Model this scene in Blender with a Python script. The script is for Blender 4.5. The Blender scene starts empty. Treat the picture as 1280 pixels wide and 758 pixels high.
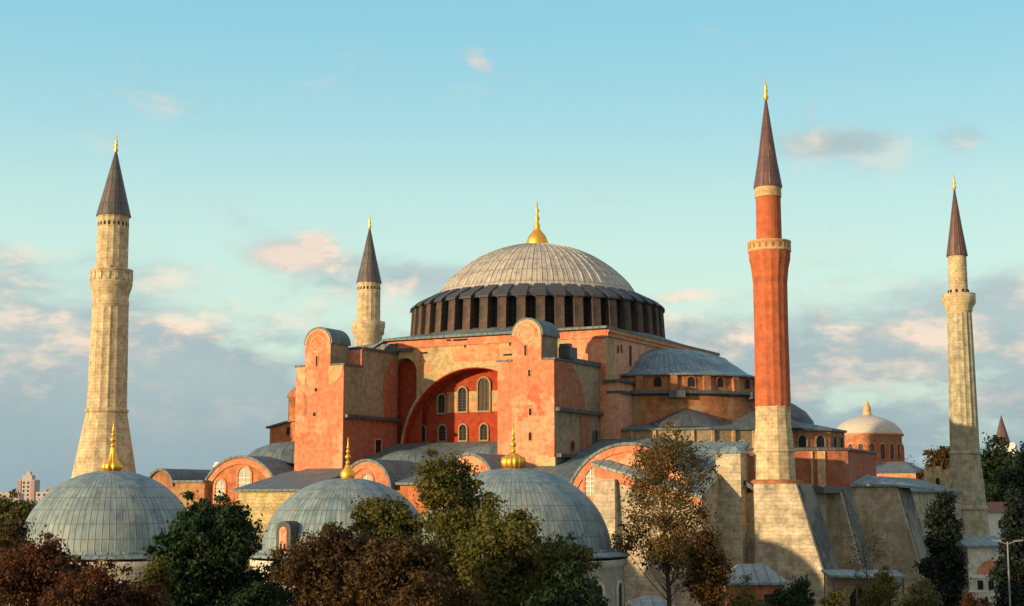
import bpy, math, random
import numpy as np
from mathutils import Vector
R = math.radians
S = bpy.context.scene
COL = S.collection

# ------------------------------------------------------------------ camera
HEAD, PITCH, FPX = R(28.35), math.atan(246 / 1850.), 1850.
CAM = (91.9, -177.6, 20.5)
cd = bpy.data.cameras.new('camera'); cam = bpy.data.objects.new('camera', cd); COL.objects.link(cam)
cam.location = CAM; cam.rotation_euler = (R(90) + PITCH, 0, HEAD)
cd.sensor_width = 36; cd.lens = FPX / 1280 * 36; cd.clip_end = 20000; cd.clip_start = 1
S.camera = cam

# ------------------------------------------------------------------ world, sun, exposure
SUN_AZ, SUN_EL = 26., 7.           # degrees west of south (-Y), elevation
S.view_settings.view_transform = 'Standard'; S.view_settings.look = 'None'
S.view_settings.gamma = 1; S.view_settings.use_curve_mapping = False
S.view_settings.exposure = 0.39
W = bpy.data.worlds.new('World'); S.world = W; W.use_nodes = True


class NT:
    """tiny node-tree writer"""
    def __init__(s, nt): s.nt = nt; nt.nodes.clear()
    def n(s, t, **k):
        o = s.nt.nodes.new(t)
        for a, b in k.items():
            if not a.startswith('_'): setattr(o, a, b)
        return o
    def link(s, a, b): s.nt.links.new(a, b)
    def put(s, sock, v):
        if isinstance(v, bpy.types.NodeSocket): s.link(v, sock)
        elif isinstance(v, (tuple, list)):
            sock.default_value = tuple(v) + (1,) if (len(v) == 3 and sock.type == 'RGBA') else v
        else: sock.default_value = v
    def math(s, op, a, b=None, c=None, clamp=False):
        o = s.n('ShaderNodeMath', operation=op, use_clamp=clamp); s.put(o.inputs[0], a)
        if b is not None: s.put(o.inputs[1], b)
        if c is not None: s.put(o.inputs[2], c)
        return o.outputs[0]
    def mix(s, f, a, b, mode='MIX'):
        o = s.n('ShaderNodeMix', data_type='RGBA', blend_type=mode)
        s.put(o.inputs[0], f); s.put(o.inputs[6], a); s.put(o.inputs[7], b); return o.outputs[2]
    def ramp(s, f, stops, interp='LINEAR'):
        o = s.n('ShaderNodeValToRGB'); cr = o.color_ramp; cr.interpolation = interp
        while len(cr.elements) < len(stops): cr.elements.new(.5)
        for e, (p, c) in zip(cr.elements, stops):
            e.position = p; e.color = (c, c, c, 1) if isinstance(c, (int, float)) else tuple(c) + (1,)
        s.put(o.inputs[0], f); return o.outputs[0]
    def noise(s, vec, scale, detail=4, rough=.55, out=0, dist=0):
        o = s.n('ShaderNodeTexNoise'); s.put(o.inputs['Vector'], vec); o.inputs['Scale'].default_value = scale
        o.inputs['Detail'].default_value = detail; o.inputs['Roughness'].default_value = rough
        o.inputs['Distortion'].default_value = dist; return o.outputs[out]
    def vmul(s, v, k):
        o = s.n('ShaderNodeVectorMath', operation='MULTIPLY'); s.put(o.inputs[0], v); o.inputs[1].default_value = k; return o.outputs[0]
    def vadd(s, v, k):
        o = s.n('ShaderNodeVectorMath', operation='ADD'); s.put(o.inputs[0], v); o.inputs[1].default_value = k; return o.outputs[0]
    def sep(s, v):
        o = s.n('ShaderNodeSeparateXYZ'); s.put(o.inputs[0], v); return o.outputs
    def comb(s, x, y, z=0.):
        o = s.n('ShaderNodeCombineXYZ')
        for i, q in enumerate((x, y, z)): s.put(o.inputs[i], q)
        return o.outputs[0]
    def smooth(s, v, a, b, o0=0., o1=1.):
        o = s.n('ShaderNodeMapRange', interpolation_type='SMOOTHSTEP')
        s.put(o.inputs[0], v); s.put(o.inputs[1], a); s.put(o.inputs[2], b); s.put(o.inputs[3], o0); s.put(o.inputs[4], o1)
        return o.outputs[0]


t = NT(W.node_tree)
sky = t.n('ShaderNodeTexSky', sky_type='NISHITA', sun_disc=False)
sky.sun_elevation = R(SUN_EL); sky.sun_rotation = R(180 + SUN_AZ)
sky.air_density = 1.0; sky.dust_density = 1.2; sky.ozone_density = 1.6
geo = t.n('ShaderNodeTexCoord').outputs['Generated']
gx, gy, gz = t.sep(geo)[:3]
azi = t.math('ADD', t.math('ARCTAN2', gx, gy), HEAD)                # radians, right of the view axis
ele = t.math('ARCSINE', gz)
px = t.math('MULTIPLY', azi, 57.29578); pe = t.math('MULTIPLY', ele, 57.29578)
flat = t.comb(px, t.math('MULTIPLY', pe, 2.1), 0.)
n1 = t.noise(flat, .115, 9, .60, dist=.25)
n1b = t.noise(t.vadd(flat, (.9, -1.6, 0)), .115, 9, .60, dist=.25)
n2 = t.noise(t.vadd(flat, (37, 11, 0)), .33, 5, .6)
# more cloud low down, hardly any above ten degrees
bank = t.smooth(pe, 10.2, 3.8)
gaps = t.smooth(n2, .46, .66)
def blob(ax, el, sx, sy):
    a = t.math('POWER', t.math('DIVIDE', t.math('SUBTRACT', px, ax), sx), 2.)
    b = t.math('POWER', t.math('DIVIDE', t.math('SUBTRACT', pe, el), sy), 2.)
    return t.math('EXPONENT', t.math('MULTIPLY', t.math('ADD', a, b), -1.))
bl = [(-5., 8.7, 3.4, 1.0), (17.4, 13.6, 1.5, .9), (12.8, 13.4, 2.2, .5), (6.8, 7.8, 1.2, .3),
      (-3., 8.6, 3., .8), (-17, 8.6, 5, 1.1), (18.5, 7.0, 3.5, 1.3), (9, 5.9, 5, 1.6), (6.5, 7.7, 1, .3), (-15, 5., 7, 2.2), (1, 4, 8, 2)]
bsum = None
for b in bl:
    q = blob(*b); bsum = q if bsum is None else t.math('MAXIMUM', bsum, q)
cov = t.math('ADD', n1, t.math('MULTIPLY', bank, .34))
cov = t.math('ADD', cov, t.math('MULTIPLY', bsum, .22))
peach = t.math('MAXIMUM', blob(-8.5, 9.3, 1.7, .55), t.math('MULTIPLY', blob(-1.35, 16.9, .8, .75), .72))
peach = t.math('MAXIMUM', peach, t.math('MULTIPLY', blob(-7.6, 9.75, .8, .45), 1.1))
cov = t.math('ADD', cov, t.math('MULTIPLY', peach, t.math('MULTIPLY', t.noise(flat, .9, 6, .62), .62)))
cov = t.math('SUBTRACT', cov, t.math('MULTIPLY', t.math('MULTIPLY', gaps, bank), .13))
dens = t.smooth(cov, .55, .84)
lit = t.smooth(t.math('SUBTRACT', n1, n1b), -.05, .07)
pink = t.math('MULTIPLY', lit, t.smooth(pe, 0., 6.5))
pinkish = t.math('MULTIPLY', pink, t.smooth(n2, .35, .6))
pinkish = t.math('MAXIMUM', pinkish, t.math('MULTIPLY', t.math('MULTIPLY', peach, 1.4, clamp=True), .85))
ccol = t.mix(pinkish, (.29, .37, .41), (.92, .65, .49))
ccol = t.mix(t.math('MULTIPLY', t.smooth(n1b, .40, .62), .45), ccol, (.43, .52, .51))
ccol = t.mix(t.math('MULTIPLY', t.smooth(pe, 7., 1.), .75), ccol, (.215, .30, .36))
grad = t.ramp(t.math('DIVIDE', pe, 40., clamp=True), [(0., (.42, .60, .56)), (.13, (.64, .80, .66)), (.225, (.57, .79, .70)),
              (.285, (.50, .75, .71)), (.357, (.37, .66, .71)), (.45, (.27, .59, .71)), (.8, (.15, .38, .64)), (1., (.12, .32, .60))])
skyc = t.mix(1., sky.outputs[0], (.115, .115, .115), 'MULTIPLY')     # the physical sky ...
skyc = t.mix(.82, skyc, grad)                                        # ... graded towards the teal evening sky
# outside the picture cloud tone is added to warm the fill light: warm towards the sun, dull peach on the other side
side = t.smooth(t.math('ABSOLUTE', px), 28., 75.)
sunw = t.math('MAXIMUM', t.math('ADD', t.math('MULTIPLY', gx, -math.sin(R(SUN_AZ))), t.math('MULTIPLY', gy, -math.cos(R(SUN_AZ)))), 0.)
warm = t.mix(sunw, (.50, .46, .44), (.82, .58, .38))
skyc = t.mix(t.math('MULTIPLY', side, .5), skyc, warm)
skyc = t.mix(t.math('MULTIPLY', t.smooth(pe, 24., 45.), .6), skyc, (.44, .44, .47))
col = t.mix(t.math('MULTIPLY', t.math('MULTIPLY', dens, .86), t.math('SUBTRACT', 1., side)), skyc, ccol)
bg = t.n('ShaderNodeBackground'); t.put(bg.inputs[0], col); bg.inputs[1].default_value = .93
out = t.n('ShaderNodeOutputWorld'); t.link(bg.outputs[0], out.inputs[0])

sd = bpy.data.lights.new('sun', 'SUN'); sd.energy = 4.5; sd.angle = R(.7); sd.color = (1, .72, .42)
sun = bpy.data.objects.new('sun', sd); COL.objects.link(sun)
sv = Vector((-math.sin(R(SUN_AZ)) * math.cos(R(SUN_EL)), -math.cos(R(SUN_AZ)) * math.cos(R(SUN_EL)), math.sin(R(SUN_EL))))
sun.rotation_euler = (sv).to_track_quat('Z', 'Y').to_euler(); sun.location = (-60, -150, 120)


# ------------------------------------------------------------------ materials
def newmat(name):
    m = bpy.data.materials.new(name); m.use_nodes = True; return m, NT(m.node_tree)

def finish(t, col, rough=.85, bump=None, bstr=.3, bdist=.1, metal=0., spec=.3):
    b = t.n('ShaderNodeBsdfPrincipled'); t.put(b.inputs['Base Color'], col); t.put(b.inputs['Roughness'], rough)
    b.inputs['Metallic'].default_value = metal; b.inputs['Specular IOR Level'].default_value = spec
    if bump is not None:
        bp = t.n('ShaderNodeBump'); bp.inputs['Strength'].default_value = bstr; bp.inputs['Distance'].default_value = bdist
        t.put(bp.inputs['Height'], bump); t.link(bp.outputs[0], b.inputs['Normal'])
    o = t.n('ShaderNodeOutputMaterial'); t.link(b.outputs[0], o.inputs[0])

def plaster(name, c1, c2, c3, big=.16, stain=.5, thr=(.5, .56), thr2=(.58, .64), seed=0, dark=(.07, .06, .045)):
    """old limewash: main coat c1, patches c2, bare patches c3, runs of grime"""
    m, t = newmat(name); o = t.vadd(t.n('ShaderNodeTexCoord').outputs['Object'], (seed * 7.3, seed * 3.1, seed * 1.7))
    a = t.noise(o, big, 6, .6); b = t.noise(t.vadd(o, (31, 5, 9)), big * 1.7, 8, .66); f = t.noise(o, 1.6, 6, .7)
    c = t.mix(t.smooth(a, *thr), c1, c2); c = t.mix(t.math('MULTIPLY', t.smooth(b, *thr2), .85), c, c3)
    c = t.mix(.75, c, t.ramp(f, [(.3, .26), (.5, .53), (.7, .78)]), 'OVERLAY')
    pal = t.noise(t.vmul(o, (.8, .8, .22)), .55, 7, .72); c = t.mix(t.math('MULTIPLY', t.smooth(pal, .5, .72), .24), c, t.mix(.5, c3, (.62, .46, .30)))
    crs = t.n('ShaderNodeTexWhiteNoise', noise_dimensions='1D'); t.put(crs.inputs['W'], t.math('FLOOR', t.math('MULTIPLY', t.sep(o)[2], 2.6)))
    c = t.mix(t.math('MULTIPLY', crs.outputs[0], .10), c, dark)
    st = t.noise(t.vmul(o, (1.3, 1.3, .13)), .9, 5, .65); st2 = t.noise(o, .25, 3)
    k = t.math('MULTIPLY', t.smooth(st, .52, .72), t.smooth(st2, .42, .62))
    c = t.mix(t.math('MULTIPLY', k, stain), c, dark)
    finish(t, c, .92, t.noise(o, 3.5, 6, .7), .5, .12); return m

def masonry(name, c1, c2, mortar, bw=1., bh=.45, stain=.35, seed=0, msize=.03, patch=None, dark=(.06, .055, .04), bump=.5, wobble=.22, mott=.85):
    """coursed stone or brick laid out in each face's own metres (UV)"""
    m, t = newmat(name); tc = t.n('ShaderNodeTexCoord'); o = t.vadd(tc.outputs['Object'], (seed * 5.1, seed * 2.3, seed))
    br = t.n('ShaderNodeTexBrick'); wob = t.noise(o, .9, 4, .6, out=1)
    av = t.n('ShaderNodeVectorMath', operation='MULTIPLY_ADD'); t.put(av.inputs[0], wob); av.inputs[1].default_value = (wobble * 2, wobble, 0); t.put(av.inputs[2], tc.outputs['UV']); t.link(av.outputs[0], br.inputs['Vector'])
    t.put(br.inputs['Color1'], c1); t.put(br.inputs['Color2'], c2); t.put(br.inputs['Mortar'], mortar)
    br.inputs['Scale'].default_value = 1; br.inputs['Mortar Size'].default_value = msize; br.inputs['Brick Width'].default_value = bw
    br.inputs['Row Height'].default_value = bh; br.inputs['Bias'].default_value = 0; br.inputs['Mortar Smooth'].default_value = .4
    c = br.outputs[0]
    f = t.noise(o, 1.1, 7, .68); g = t.noise(o, .22, 4, .6)
    c = t.mix(.5, c, c1); c = t.mix(mott, c, t.ramp(f, [(.3, .2), (.5, .52), (.7, .82)]), 'OVERLAY')
    if patch: c = t.mix(t.math('MULTIPLY', t.smooth(g, .5, .6), .75), c, patch)
    # whole courses weather differently
    row = t.n('ShaderNodeTexWhiteNoise', noise_dimensions='1D')
    t.put(row.inputs['W'], t.math('FLOOR', t.math('DIVIDE', t.sep(tc.outputs['UV'])[1], bh * 2)))
    c = t.mix(t.math('MULTIPLY', row.outputs[0], .22), c, t.mix(.5, c2, dark))
    st = t.noise(t.vmul(o, (1.1, 1.1, .16)), .8, 6, .65)
    c = t.mix(t.math('MULTIPLY', t.smooth(st, .52, .74), stain), c, dark)
    h = t.math('ADD', t.math('MULTIPLY', br.outputs['Fac'], -.2), t.math('MULTIPLY', f, .9))
    finish(t, c, .92, h, bump, .12); return m

def lead(name, c1, c2, seam=(.09, .11, .115), rough=.5, cols=1., rows=1., light=None, uvseam=.07):
    """sheet lead: UV counted in sheets (u across, v up), seams between them, every sheet a tone of its own"""
    m, t = newmat(name); tc = t.n('ShaderNodeTexCoord'); uv = tc.outputs['UV']; o = tc.outputs['Object']
    u, v = t.sep(uv)[:2]; u = t.math('DIVIDE', u, cols); v = t.math('DIVIDE', v, rows)
    wn = t.n('ShaderNodeTexWhiteNoise', noise_dimensions='2D'); t.put(wn.inputs[0], t.comb(t.math('FLOOR', u), t.math('FLOOR', v)))
    fu = t.math('ABSOLUTE', t.math('SUBTRACT', t.math('FRACT', u), .5)); fv = t.math('ABSOLUTE', t.math('SUBTRACT', t.math('FRACT', v), .5))
    su = t.smooth(fu, .5 - uvseam * 1.6, .5); sv_ = t.smooth(fv, .5 - uvseam * .6, .5)
    s = t.math('MAXIMUM', t.math('MULTIPLY', su, .75), t.math('MULTIPLY', sv_, .8))
    wc = t.n('ShaderNodeTexWhiteNoise', noise_dimensions='1D'); t.put(wc.inputs['W'], t.math('FLOOR', u))
    c = t.mix(t.math('ADD', t.math('MULTIPLY', wn.outputs[0], .5), t.math('MULTIPLY', wc.outputs[0], .5)), c1, c2); n = t.noise(o, .5, 6, .65); n2 = t.noise(t.vmul(o, (1, 1, .3)), 1.7, 5, .65)
    c = t.mix(.8, c, t.ramp(n2, [(.3, .26), (.5, .5), (.7, .76)]), 'OVERLAY')
    n3 = t.noise(t.vadd(o, (17, 3, 8)), .32, 5, .65); c = t.mix(t.math('MULTIPLY', t.smooth(n3, .52, .66), .55), c, t.mix(.5, seam, c2))
    n4 = t.noise(t.vmul(o, (2.2, 2.2, .22)), 1., 6, .7); c = t.mix(t.math('MULTIPLY', t.smooth(n4, .56, .74), .35), c, (.42, .42, .36))
    if light: c = t.mix(t.math('MULTIPLY', t.smooth(n, .45, .65), .7), c, light)
    c = t.mix(s, c, seam)
    h = t.math('ADD', t.math('MULTIPLY', su, .8), t.math('MULTIPLY', n2, .35))
    finish(t, c, rough, h, .55, .1, 0, .45); return m

def simple(name, c, rough=.8, metal=0., var=.3, sc=2., spec=.3):
    m, t = newmat(name); o = t.n('ShaderNodeTexCoord').outputs['Object']; f = t.noise(o, sc, 5, .6)
    finish(t, t.mix(var, c, t.ramp(f, [(.3, .25), (.7, .75)]), 'OVERLAY'), rough, f, .3, .05, metal, spec); return m

M = {}
M['orange'] = plaster('orange_plaster', (.58, .195, .095), (.62, .28, .145), (.52, .36, .18), .13, .45, seed=1)
M['orange2'] = plaster('orange_plaster_tower', (.60, .20, .098), (.64, .29, .155), (.54, .125, .06), .11, .5, (.49, .53), (.58, .62), seed=5)
M['spandrel'] = plaster('faded_plaster', (.45, .335, .165), (.37, .27, .135), (.52, .23, .095), .10, .6, (.45, .55), (.55, .6), seed=9)
M['pinkorange'] = plaster('pink_orange_plaster', (.56, .25, .115), (.50, .31, .15), (.55, .20, .08), .16, .5, (.45, .6), (.55, .66), seed=27)
M['pink'] = plaster('pink_plaster', (.62, .275, .18), (.60, .31, .20), (.50, .29, .18), .14, .5, seed=3)
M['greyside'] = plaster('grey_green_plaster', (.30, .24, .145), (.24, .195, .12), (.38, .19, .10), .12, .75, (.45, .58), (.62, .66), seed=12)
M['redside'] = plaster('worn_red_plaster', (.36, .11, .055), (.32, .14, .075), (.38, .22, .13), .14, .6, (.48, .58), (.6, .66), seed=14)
M['streak'] = plaster('red_and_grey_plaster', (.30, .085, .05), (.32, .27, .19), (.26, .22, .16), .11, .6, (.49, .5), (.62, .64), seed=17)
M['tymp'] = plaster('deep_red_plaster', (.34, .038, .012), (.30, .045, .015), (.25, .028, .010), .15, .35, (.5, .6), (.6, .66), seed=21)
M['creamtrim'] = plaster('cream_trim', (.56, .38, .19), (.52, .32, .14), (.48, .26, .11), .4, .3, seed=23)
M['brickwall'] = masonry('brown_brick', (.38, .15, .06), (.31, .12, .05), (.32, .18, .09), .5, .16, .35, 2, .02, (.38, .26, .13))
M['brickorange'] = masonry('orange_brick', (.44, .15, .055), (.38, .12, .045), (.40, .22, .11), .5, .16, .3, 3, .02)
M['minstone'] = masonry('minaret_limestone', (.58, .46, .26), (.48, .36, .195), (.27, .20, .11), .9, .42, .38, 4, .03)
M['minstone2'] = masonry('grey_limestone', (.42, .37, .23), (.34, .31, .20), (.24, .21, .14), .9, .42, .4, 6, .03)
M['minred'] = masonry('red_brick_minaret', (.50, .125, .045), (.40, .095, .033), (.38, .15, .08), .5, .34, .35, 5, .035, mott=.55)
M['stone'] = masonry('yellow_ashlar', (.47, .40, .27), (.37, .31, .205), (.26, .215, .145), 1.1, .42, .55, 7, .03, (.44, .31, .18), wobble=.5, bump=.8)
M['stone2'] = masonry('brown_ashlar', (.44, .36, .24), (.36, .29, .19), (.25, .205, .135), 1.1, .45, .5, 8, .035, (.30, .26, .17))
M['rubble'] = masonry('rubble_stone', (.50, .39, .18), (.33, .25, .11), (.16, .12, .06), .75, .38, .35, 9, .06, wobble=.9)
M['shadeface'] = masonry('weathered_shade_face', (.115, .125, .11), (.065, .075, .068), (.20, .19, .155), .9, .45, .5, 10, .06, (.27, .25, .19), wobble=.6, bump=1.)  # shade of the east slopes put into the stone colour, plus weathering
M['leaddome'] = lead('lead_main_dome', (.50, .45, .345), (.33, .305, .24), (.16, .135, .105), .55, 1, 1, (.52, .46, .34), .10)
M['lead'] = lead('lead_sheet', (.225, .30, .285), (.12, .18, .19), (.05, .072, .078), .55, 1, 1, (.27, .29, .25), .07)
M['leadroof'] = lead('lead_roof', (.115, .165, .17), (.075, .12, .13), (.045, .06, .06), .65, .9, 2.6, (.155, .18, .16), .05)
M['leaddark'] = lead('dark_lead', (.075, .085, .09), (.055, .065, .07), (.035, .04, .045), .55, .9, 2.6, None, .05)
M['leadsemi'] = lead('lead_semi_dome', (.125, .20, .22), (.08, .14, .16), (.05, .07, .075), .45, 1, 1, (.24, .29, .275), .07)
M['spire'] = lead('lead_spire', (.115, .095, .08), (.09, .075, .065), (.05, .045, .04), .5, 1, 1, None, .12)
M['spirered'] = lead('lead_spire_brown', (.13, .062, .05), (.105, .05, .042), (.06, .03, .028), .5, 1, 1, None, .1)
M['drumstone'] = plaster('drum_stone', (.085, .052, .040), (.055, .044, .038), (.045, .042, .040), .3, .5, seed=31)
M['drumcap'] = simple('drum_cap_lead', (.055, .055, .055), .55)
M['gold'] = simple('gilded_metal', (.95, .50, .08), .5, 1., .15)
M['glass'] = simple('dark_glass', (.018, .024, .024), .7, 0, .3, 3, .08)
M['lattice'] = simple('window_lattice', (.075, .065, .04), .8)
M['paleglass'] = simple('pale_window_lattice', (.36, .36, .27), .6)
M['winframe'] = simple('window_surround', (.30, .21, .12), .85)
M['whitepaint'] = simple('white_paint', (.72, .68, .58), .7)
M['dark'] = simple('dark_opening', (.02, .017, .014), .9)
M['wood'] = simple('weathered_pole', (.10, .09, .08), .7)
M['tile'] = simple('red_tile', (.24, .10, .07), .8)
M['turbewall'] = plaster('tomb_wall', (.66, .62, .50), (.60, .56, .45), (.50, .47, .38), .25, .5, seed=41)
M['farwhite'] = simple('far_white_wall', (.48, .42, .38), .9)
M['farpink'] = simple('far_pink_wall', (.38, .27, .24), .9)
M['lampgrey'] = simple('grey_lamp_paint', (.20, .21, .21), .6)
M['churchdome'] = simple('pale_dome_lead', (.50, .45, .37), .7)
M['bark'] = simple('bark', (.075, .055, .038), .95, 0, .6, 5)
M['eirenewall'] = masonry('church_brick', (.62, .27, .14), (.56, .22, .11), (.48, .27, .15), .6, .2, .25, 11, .02)
M['eirenered'] = plaster('church_red_plaster', (.50, .10, .045), (.46, .13, .06), (.50, .2, .1), .2, .3, seed=44)

m, t = newmat('ground'); o = t.n('ShaderNodeTexCoord').outputs['Object']
finish(t, t.mix(t.smooth(t.noise(o, .02, 5), .45, .6), (.06, .07, .03), (.12, .10, .07)), .95); M['ground'] = m
m, t = newmat('paving'); o = t.n('ShaderNodeTexCoord').outputs['Object']
finish(t, t.mix(t.noise(o, .8, 5), (.14, .13, .11), (.22, .20, .17)), .9); M['paving'] = m

def leafmat(name, c1, c2, c3, tr=.35, c4=None):
    m, t = newmat(name); o = t.n('ShaderNodeTexCoord').outputs['Object']
    rnd = t.n('ShaderNodeNewGeometry').outputs['Random Per Island']
    c = t.ramp(rnd, [(0, c1), (.5, c2), (1, c3)]); c = t.mix(t.smooth(t.noise(o, .35, 4, .6), .4, .62), c, t.mix(.6, c, c3))
    if c4: c = t.mix(t.math('MULTIPLY', t.smooth(t.noise(t.vadd(o, (9, 4, 2)), .28, 4, .6), .46, .6), .8), c, t.mix(rnd, c4, c2))
    d = t.n('ShaderNodeBsdfPrincipled'); t.put(d.inputs['Base Color'], c); d.inputs['Roughness'].default_value = .6; d.inputs['Specular IOR Level'].default_value = .25
    tl = t.n('ShaderNodeBsdfTranslucent'); t.put(tl.inputs[0], c)
    mx = t.n('ShaderNodeMixShader'); mx.inputs[0].default_value = tr; t.link(d.outputs[0], mx.inputs[1]); t.link(tl.outputs[0], mx.inputs[2])
    ou = t.n('ShaderNodeOutputMaterial'); t.link(mx.outputs[0], ou.inputs[0]); M[name] = m
leafmat('leaf_dark', (.006, .019, .006), (.013, .036, .009), (.024, .056, .014), c4=(.030, .048, .011))
leafmat('leaf_olive', (.034, .054, .009), (.072, .084, .014), (.135, .120, .022), c4=(.17, .11, .024))
leafmat('leaf_rust', (.045, .018, .006), (.080, .027, .008), (.125, .045, .012), c4=(.045, .035, .010))
leafmat('leaf_brown', (.034, .024, .006), (.062, .036, .009), (.10, .054, .013), c4=(.12, .054, .010))
leafmat('leaf_autumn', (.055, .052, .015), (.105, .075, .020), (.19, .11, .032), c4=(.085, .09, .026))
leafmat('leaf_cypress', (.004, .010, .006), (.007, .016, .009), (.011, .022, .012), .15)
leafmat('leaf_deep', (.010, .020, .008), (.016, .032, .012), (.026, .045, .016), .25)
leafmat('leaf_yellowgreen', (.05, .07, .015), (.085, .095, .022), (.13, .12, .035))


# ------------------------------------------------------------------ mesh helpers
class MB:
    def __init__(s): s.v = []; s.f = []; s.m = []; s.uv = []; s.sm = []
    def add(s, vs, fs, mat=0, uvs=None, smooth=False):
        b = len(s.v); s.v += [tuple(q) for q in vs]
        for i, fc in enumerate(fs):
            s.f.append([b + k for k in fc]); s.m.append(mat); s.uv.append(uvs[i] if uvs else None); s.sm.append(smooth)
        return s
    def box(s, x0, x1, y0, y1, z0, z1, mat=0):
        vs = [(x, y, z) for z in (z0, z1) for x, y in ((x0, y0), (x1, y0), (x1, y1), (x0, y1))]
        return s.add(vs, [(3, 2, 1, 0), (4, 5, 6, 7), (0, 1, 5, 4), (1, 2, 6, 5), (2, 3, 7, 6), (3, 0, 4, 7)], mat)
    def hexa(s, bot, top, mat=0):
        """any solid from two loops of the same length (3D points)"""
        n = len(bot); return s.add(list(bot) + list(top), [tuple(range(n))[::-1], tuple(range(n, 2 * n))] +
                                   [(i, (i + 1) % n, n + (i + 1) % n, n + i) for i in range(n)], mat)
    def prism(s, pts, z0, z1, mat=0): return s.hexa([(x, y, z0) for x, y in pts], [(x, y, z1) for x, y in pts], mat)
    def extr_y(s, pts, y0, y1, mat=0): return s.hexa([(x, y0, z) for x, z in pts][::-1], [(x, y1, z) for x, z in pts][::-1], mat)
    def extr_x(s, pts, x0, x1, mat=0): return s.hexa([(x0, y, z) for y, z in pts], [(x1, y, z) for y, z in pts], mat)
    def lathe(s, prof, n=48, c=(0, 0), a0=0., a1=360., mat=0, smooth=True, ucount=None, vlen=1., lobes=None, lobe=0.):
        full = abs(a1 - a0) >= 359.9; vs = []; m = n if full else n + 1
        arc = [0.]
        for i in range(1, len(prof)): arc.append(arc[-1] + math.dist(prof[i], prof[i - 1]))
        for (r, z) in prof:
            for k in range(m):
                a = R(a0 + (a1 - a0) * k / n); rr = r * (1 + lobe * (abs(math.cos(a * lobes / 2)) - .6)) if lobes else r
                vs.append((c[0] + rr * math.cos(a), c[1] + rr * math.sin(a), z))
        fs = []; uvs = []; rm = max(p[0] for p in prof)
        per = ucount if ucount else 2 * math.pi * rm * abs(a1 - a0) / 360.
        for i in range(len(prof) - 1):
            for k in range(n):
                k2 = (k + 1) % m; fs.append((i * m + k, i * m + k2, (i + 1) * m + k2, (i + 1) * m + k))
                u0, u1 = per * k / n, per * (k + 1) / n; v0, v1 = arc[i] / vlen, arc[i + 1] / vlen
                uvs.append([(u0, v0), (u1, v0), (u1, v1), (u0, v1)])
        return s.add(vs, fs, mat, uvs, smooth)
    def bar(s, a, b, w, mat=0, n=6, w2=None):
        a = Vector(a); b = Vector(b); d = (b - a).normalized(); q = d.orthogonal().normalized(); p = d.cross(q); w2 = w if w2 is None else w2
        A = [a + (q * math.cos(k * 2 * math.pi / n) + p * math.sin(k * 2 * math.pi / n)) * w for k in range(n)]
        B = [b + (q * math.cos(k * 2 * math.pi / n) + p * math.sin(k * 2 * math.pi / n)) * w2 for k in range(n)]
        return s.hexa(A, B, mat)
    def build(s, name, mats, parent=None):
        me = bpy.data.meshes.new(name); me.from_pydata(s.v, [], s.f)
        for k in (mats if isinstance(mats, (list, tuple)) else [mats]): me.materials.append(M[k] if isinstance(k, str) else k)
        me.polygons.foreach_set('material_index', s.m); me.polygons.foreach_set('use_smooth', s.sm)
        ul = me.uv_layers.new(name='UVMap')
        for p in me.polygons:
            if s.uv[p.index]:
                for li, q in zip(p.loop_indices, s.uv[p.index]): ul.data[li].uv = q
            else: autouv(me, p, ul)
        me.validate(); me.update()
        o = bpy.data.objects.new(name, me); COL.objects.link(o)
        if parent: o.parent = parent
        return o

def autouv(me, p, ul):
    n = p.normal; steep = abs(n.z) > .93; h = math.hypot(n.x, n.y) or 1; tx, ty = -n.y / h, n.x / h
    for li in p.loop_indices:
        c = me.vertices[me.loops[li].vertex_index].co
        ul.data[li].uv = (c.x, c.y) if steep else (c.x * tx + c.y * ty, c.z if abs(n.z) < .25 else math.hypot(c.z, (c.x * n.x + c.y * n.y) / h))

def cut(o, cutters):
    """boolean difference, applied; cutters removed"""
    import bmesh
    for q in [o] + cutters:
        bm = bmesh.new(); bm.from_mesh(q.data); bmesh.ops.recalc_face_normals(bm, faces=bm.faces); bm.to_mesh(q.data); bm.free()
    for c in cutters:
        md = o.modifiers.new('b', 'BOOLEAN'); md.operation = 'DIFFERENCE'; md.solver = 'EXACT'; md.object = c
    dg = bpy.context.evaluated_depsgraph_get(); dg.update()
    me = bpy.data.meshes.new_from_object(o.evaluated_get(dg)); o.modifiers.clear(); o.data = me
    for c in cutters: bpy.data.objects.remove(c)
    ul = me.uv_layers.active or me.uv_layers.new(name='UVMap')
    for p in me.polygons: autouv(me, p, ul)

def tag(o, label=None, cat=None, group=None, kind=None):
    for k, v in (('label', label), ('category', cat), ('group', group), ('kind', kind)):
        if v: o[k] = v
    return o
def empty(name, loc, label=None, cat=None, group=None, rz=0):
    o = bpy.data.objects.new(name, None); COL.objects.link(o); o.location = loc; o.rotation_euler.z = rz; o.empty_display_size = 1
    return tag(o, label, cat, group)
def copy_tree(o, parent=None):
    c = o.copy(); COL.objects.link(c); c.parent = parent if parent else o.parent
    for ch in [q for q in bpy.data.objects if q.parent == o]: copy_tree(ch, c)
    return c

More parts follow.
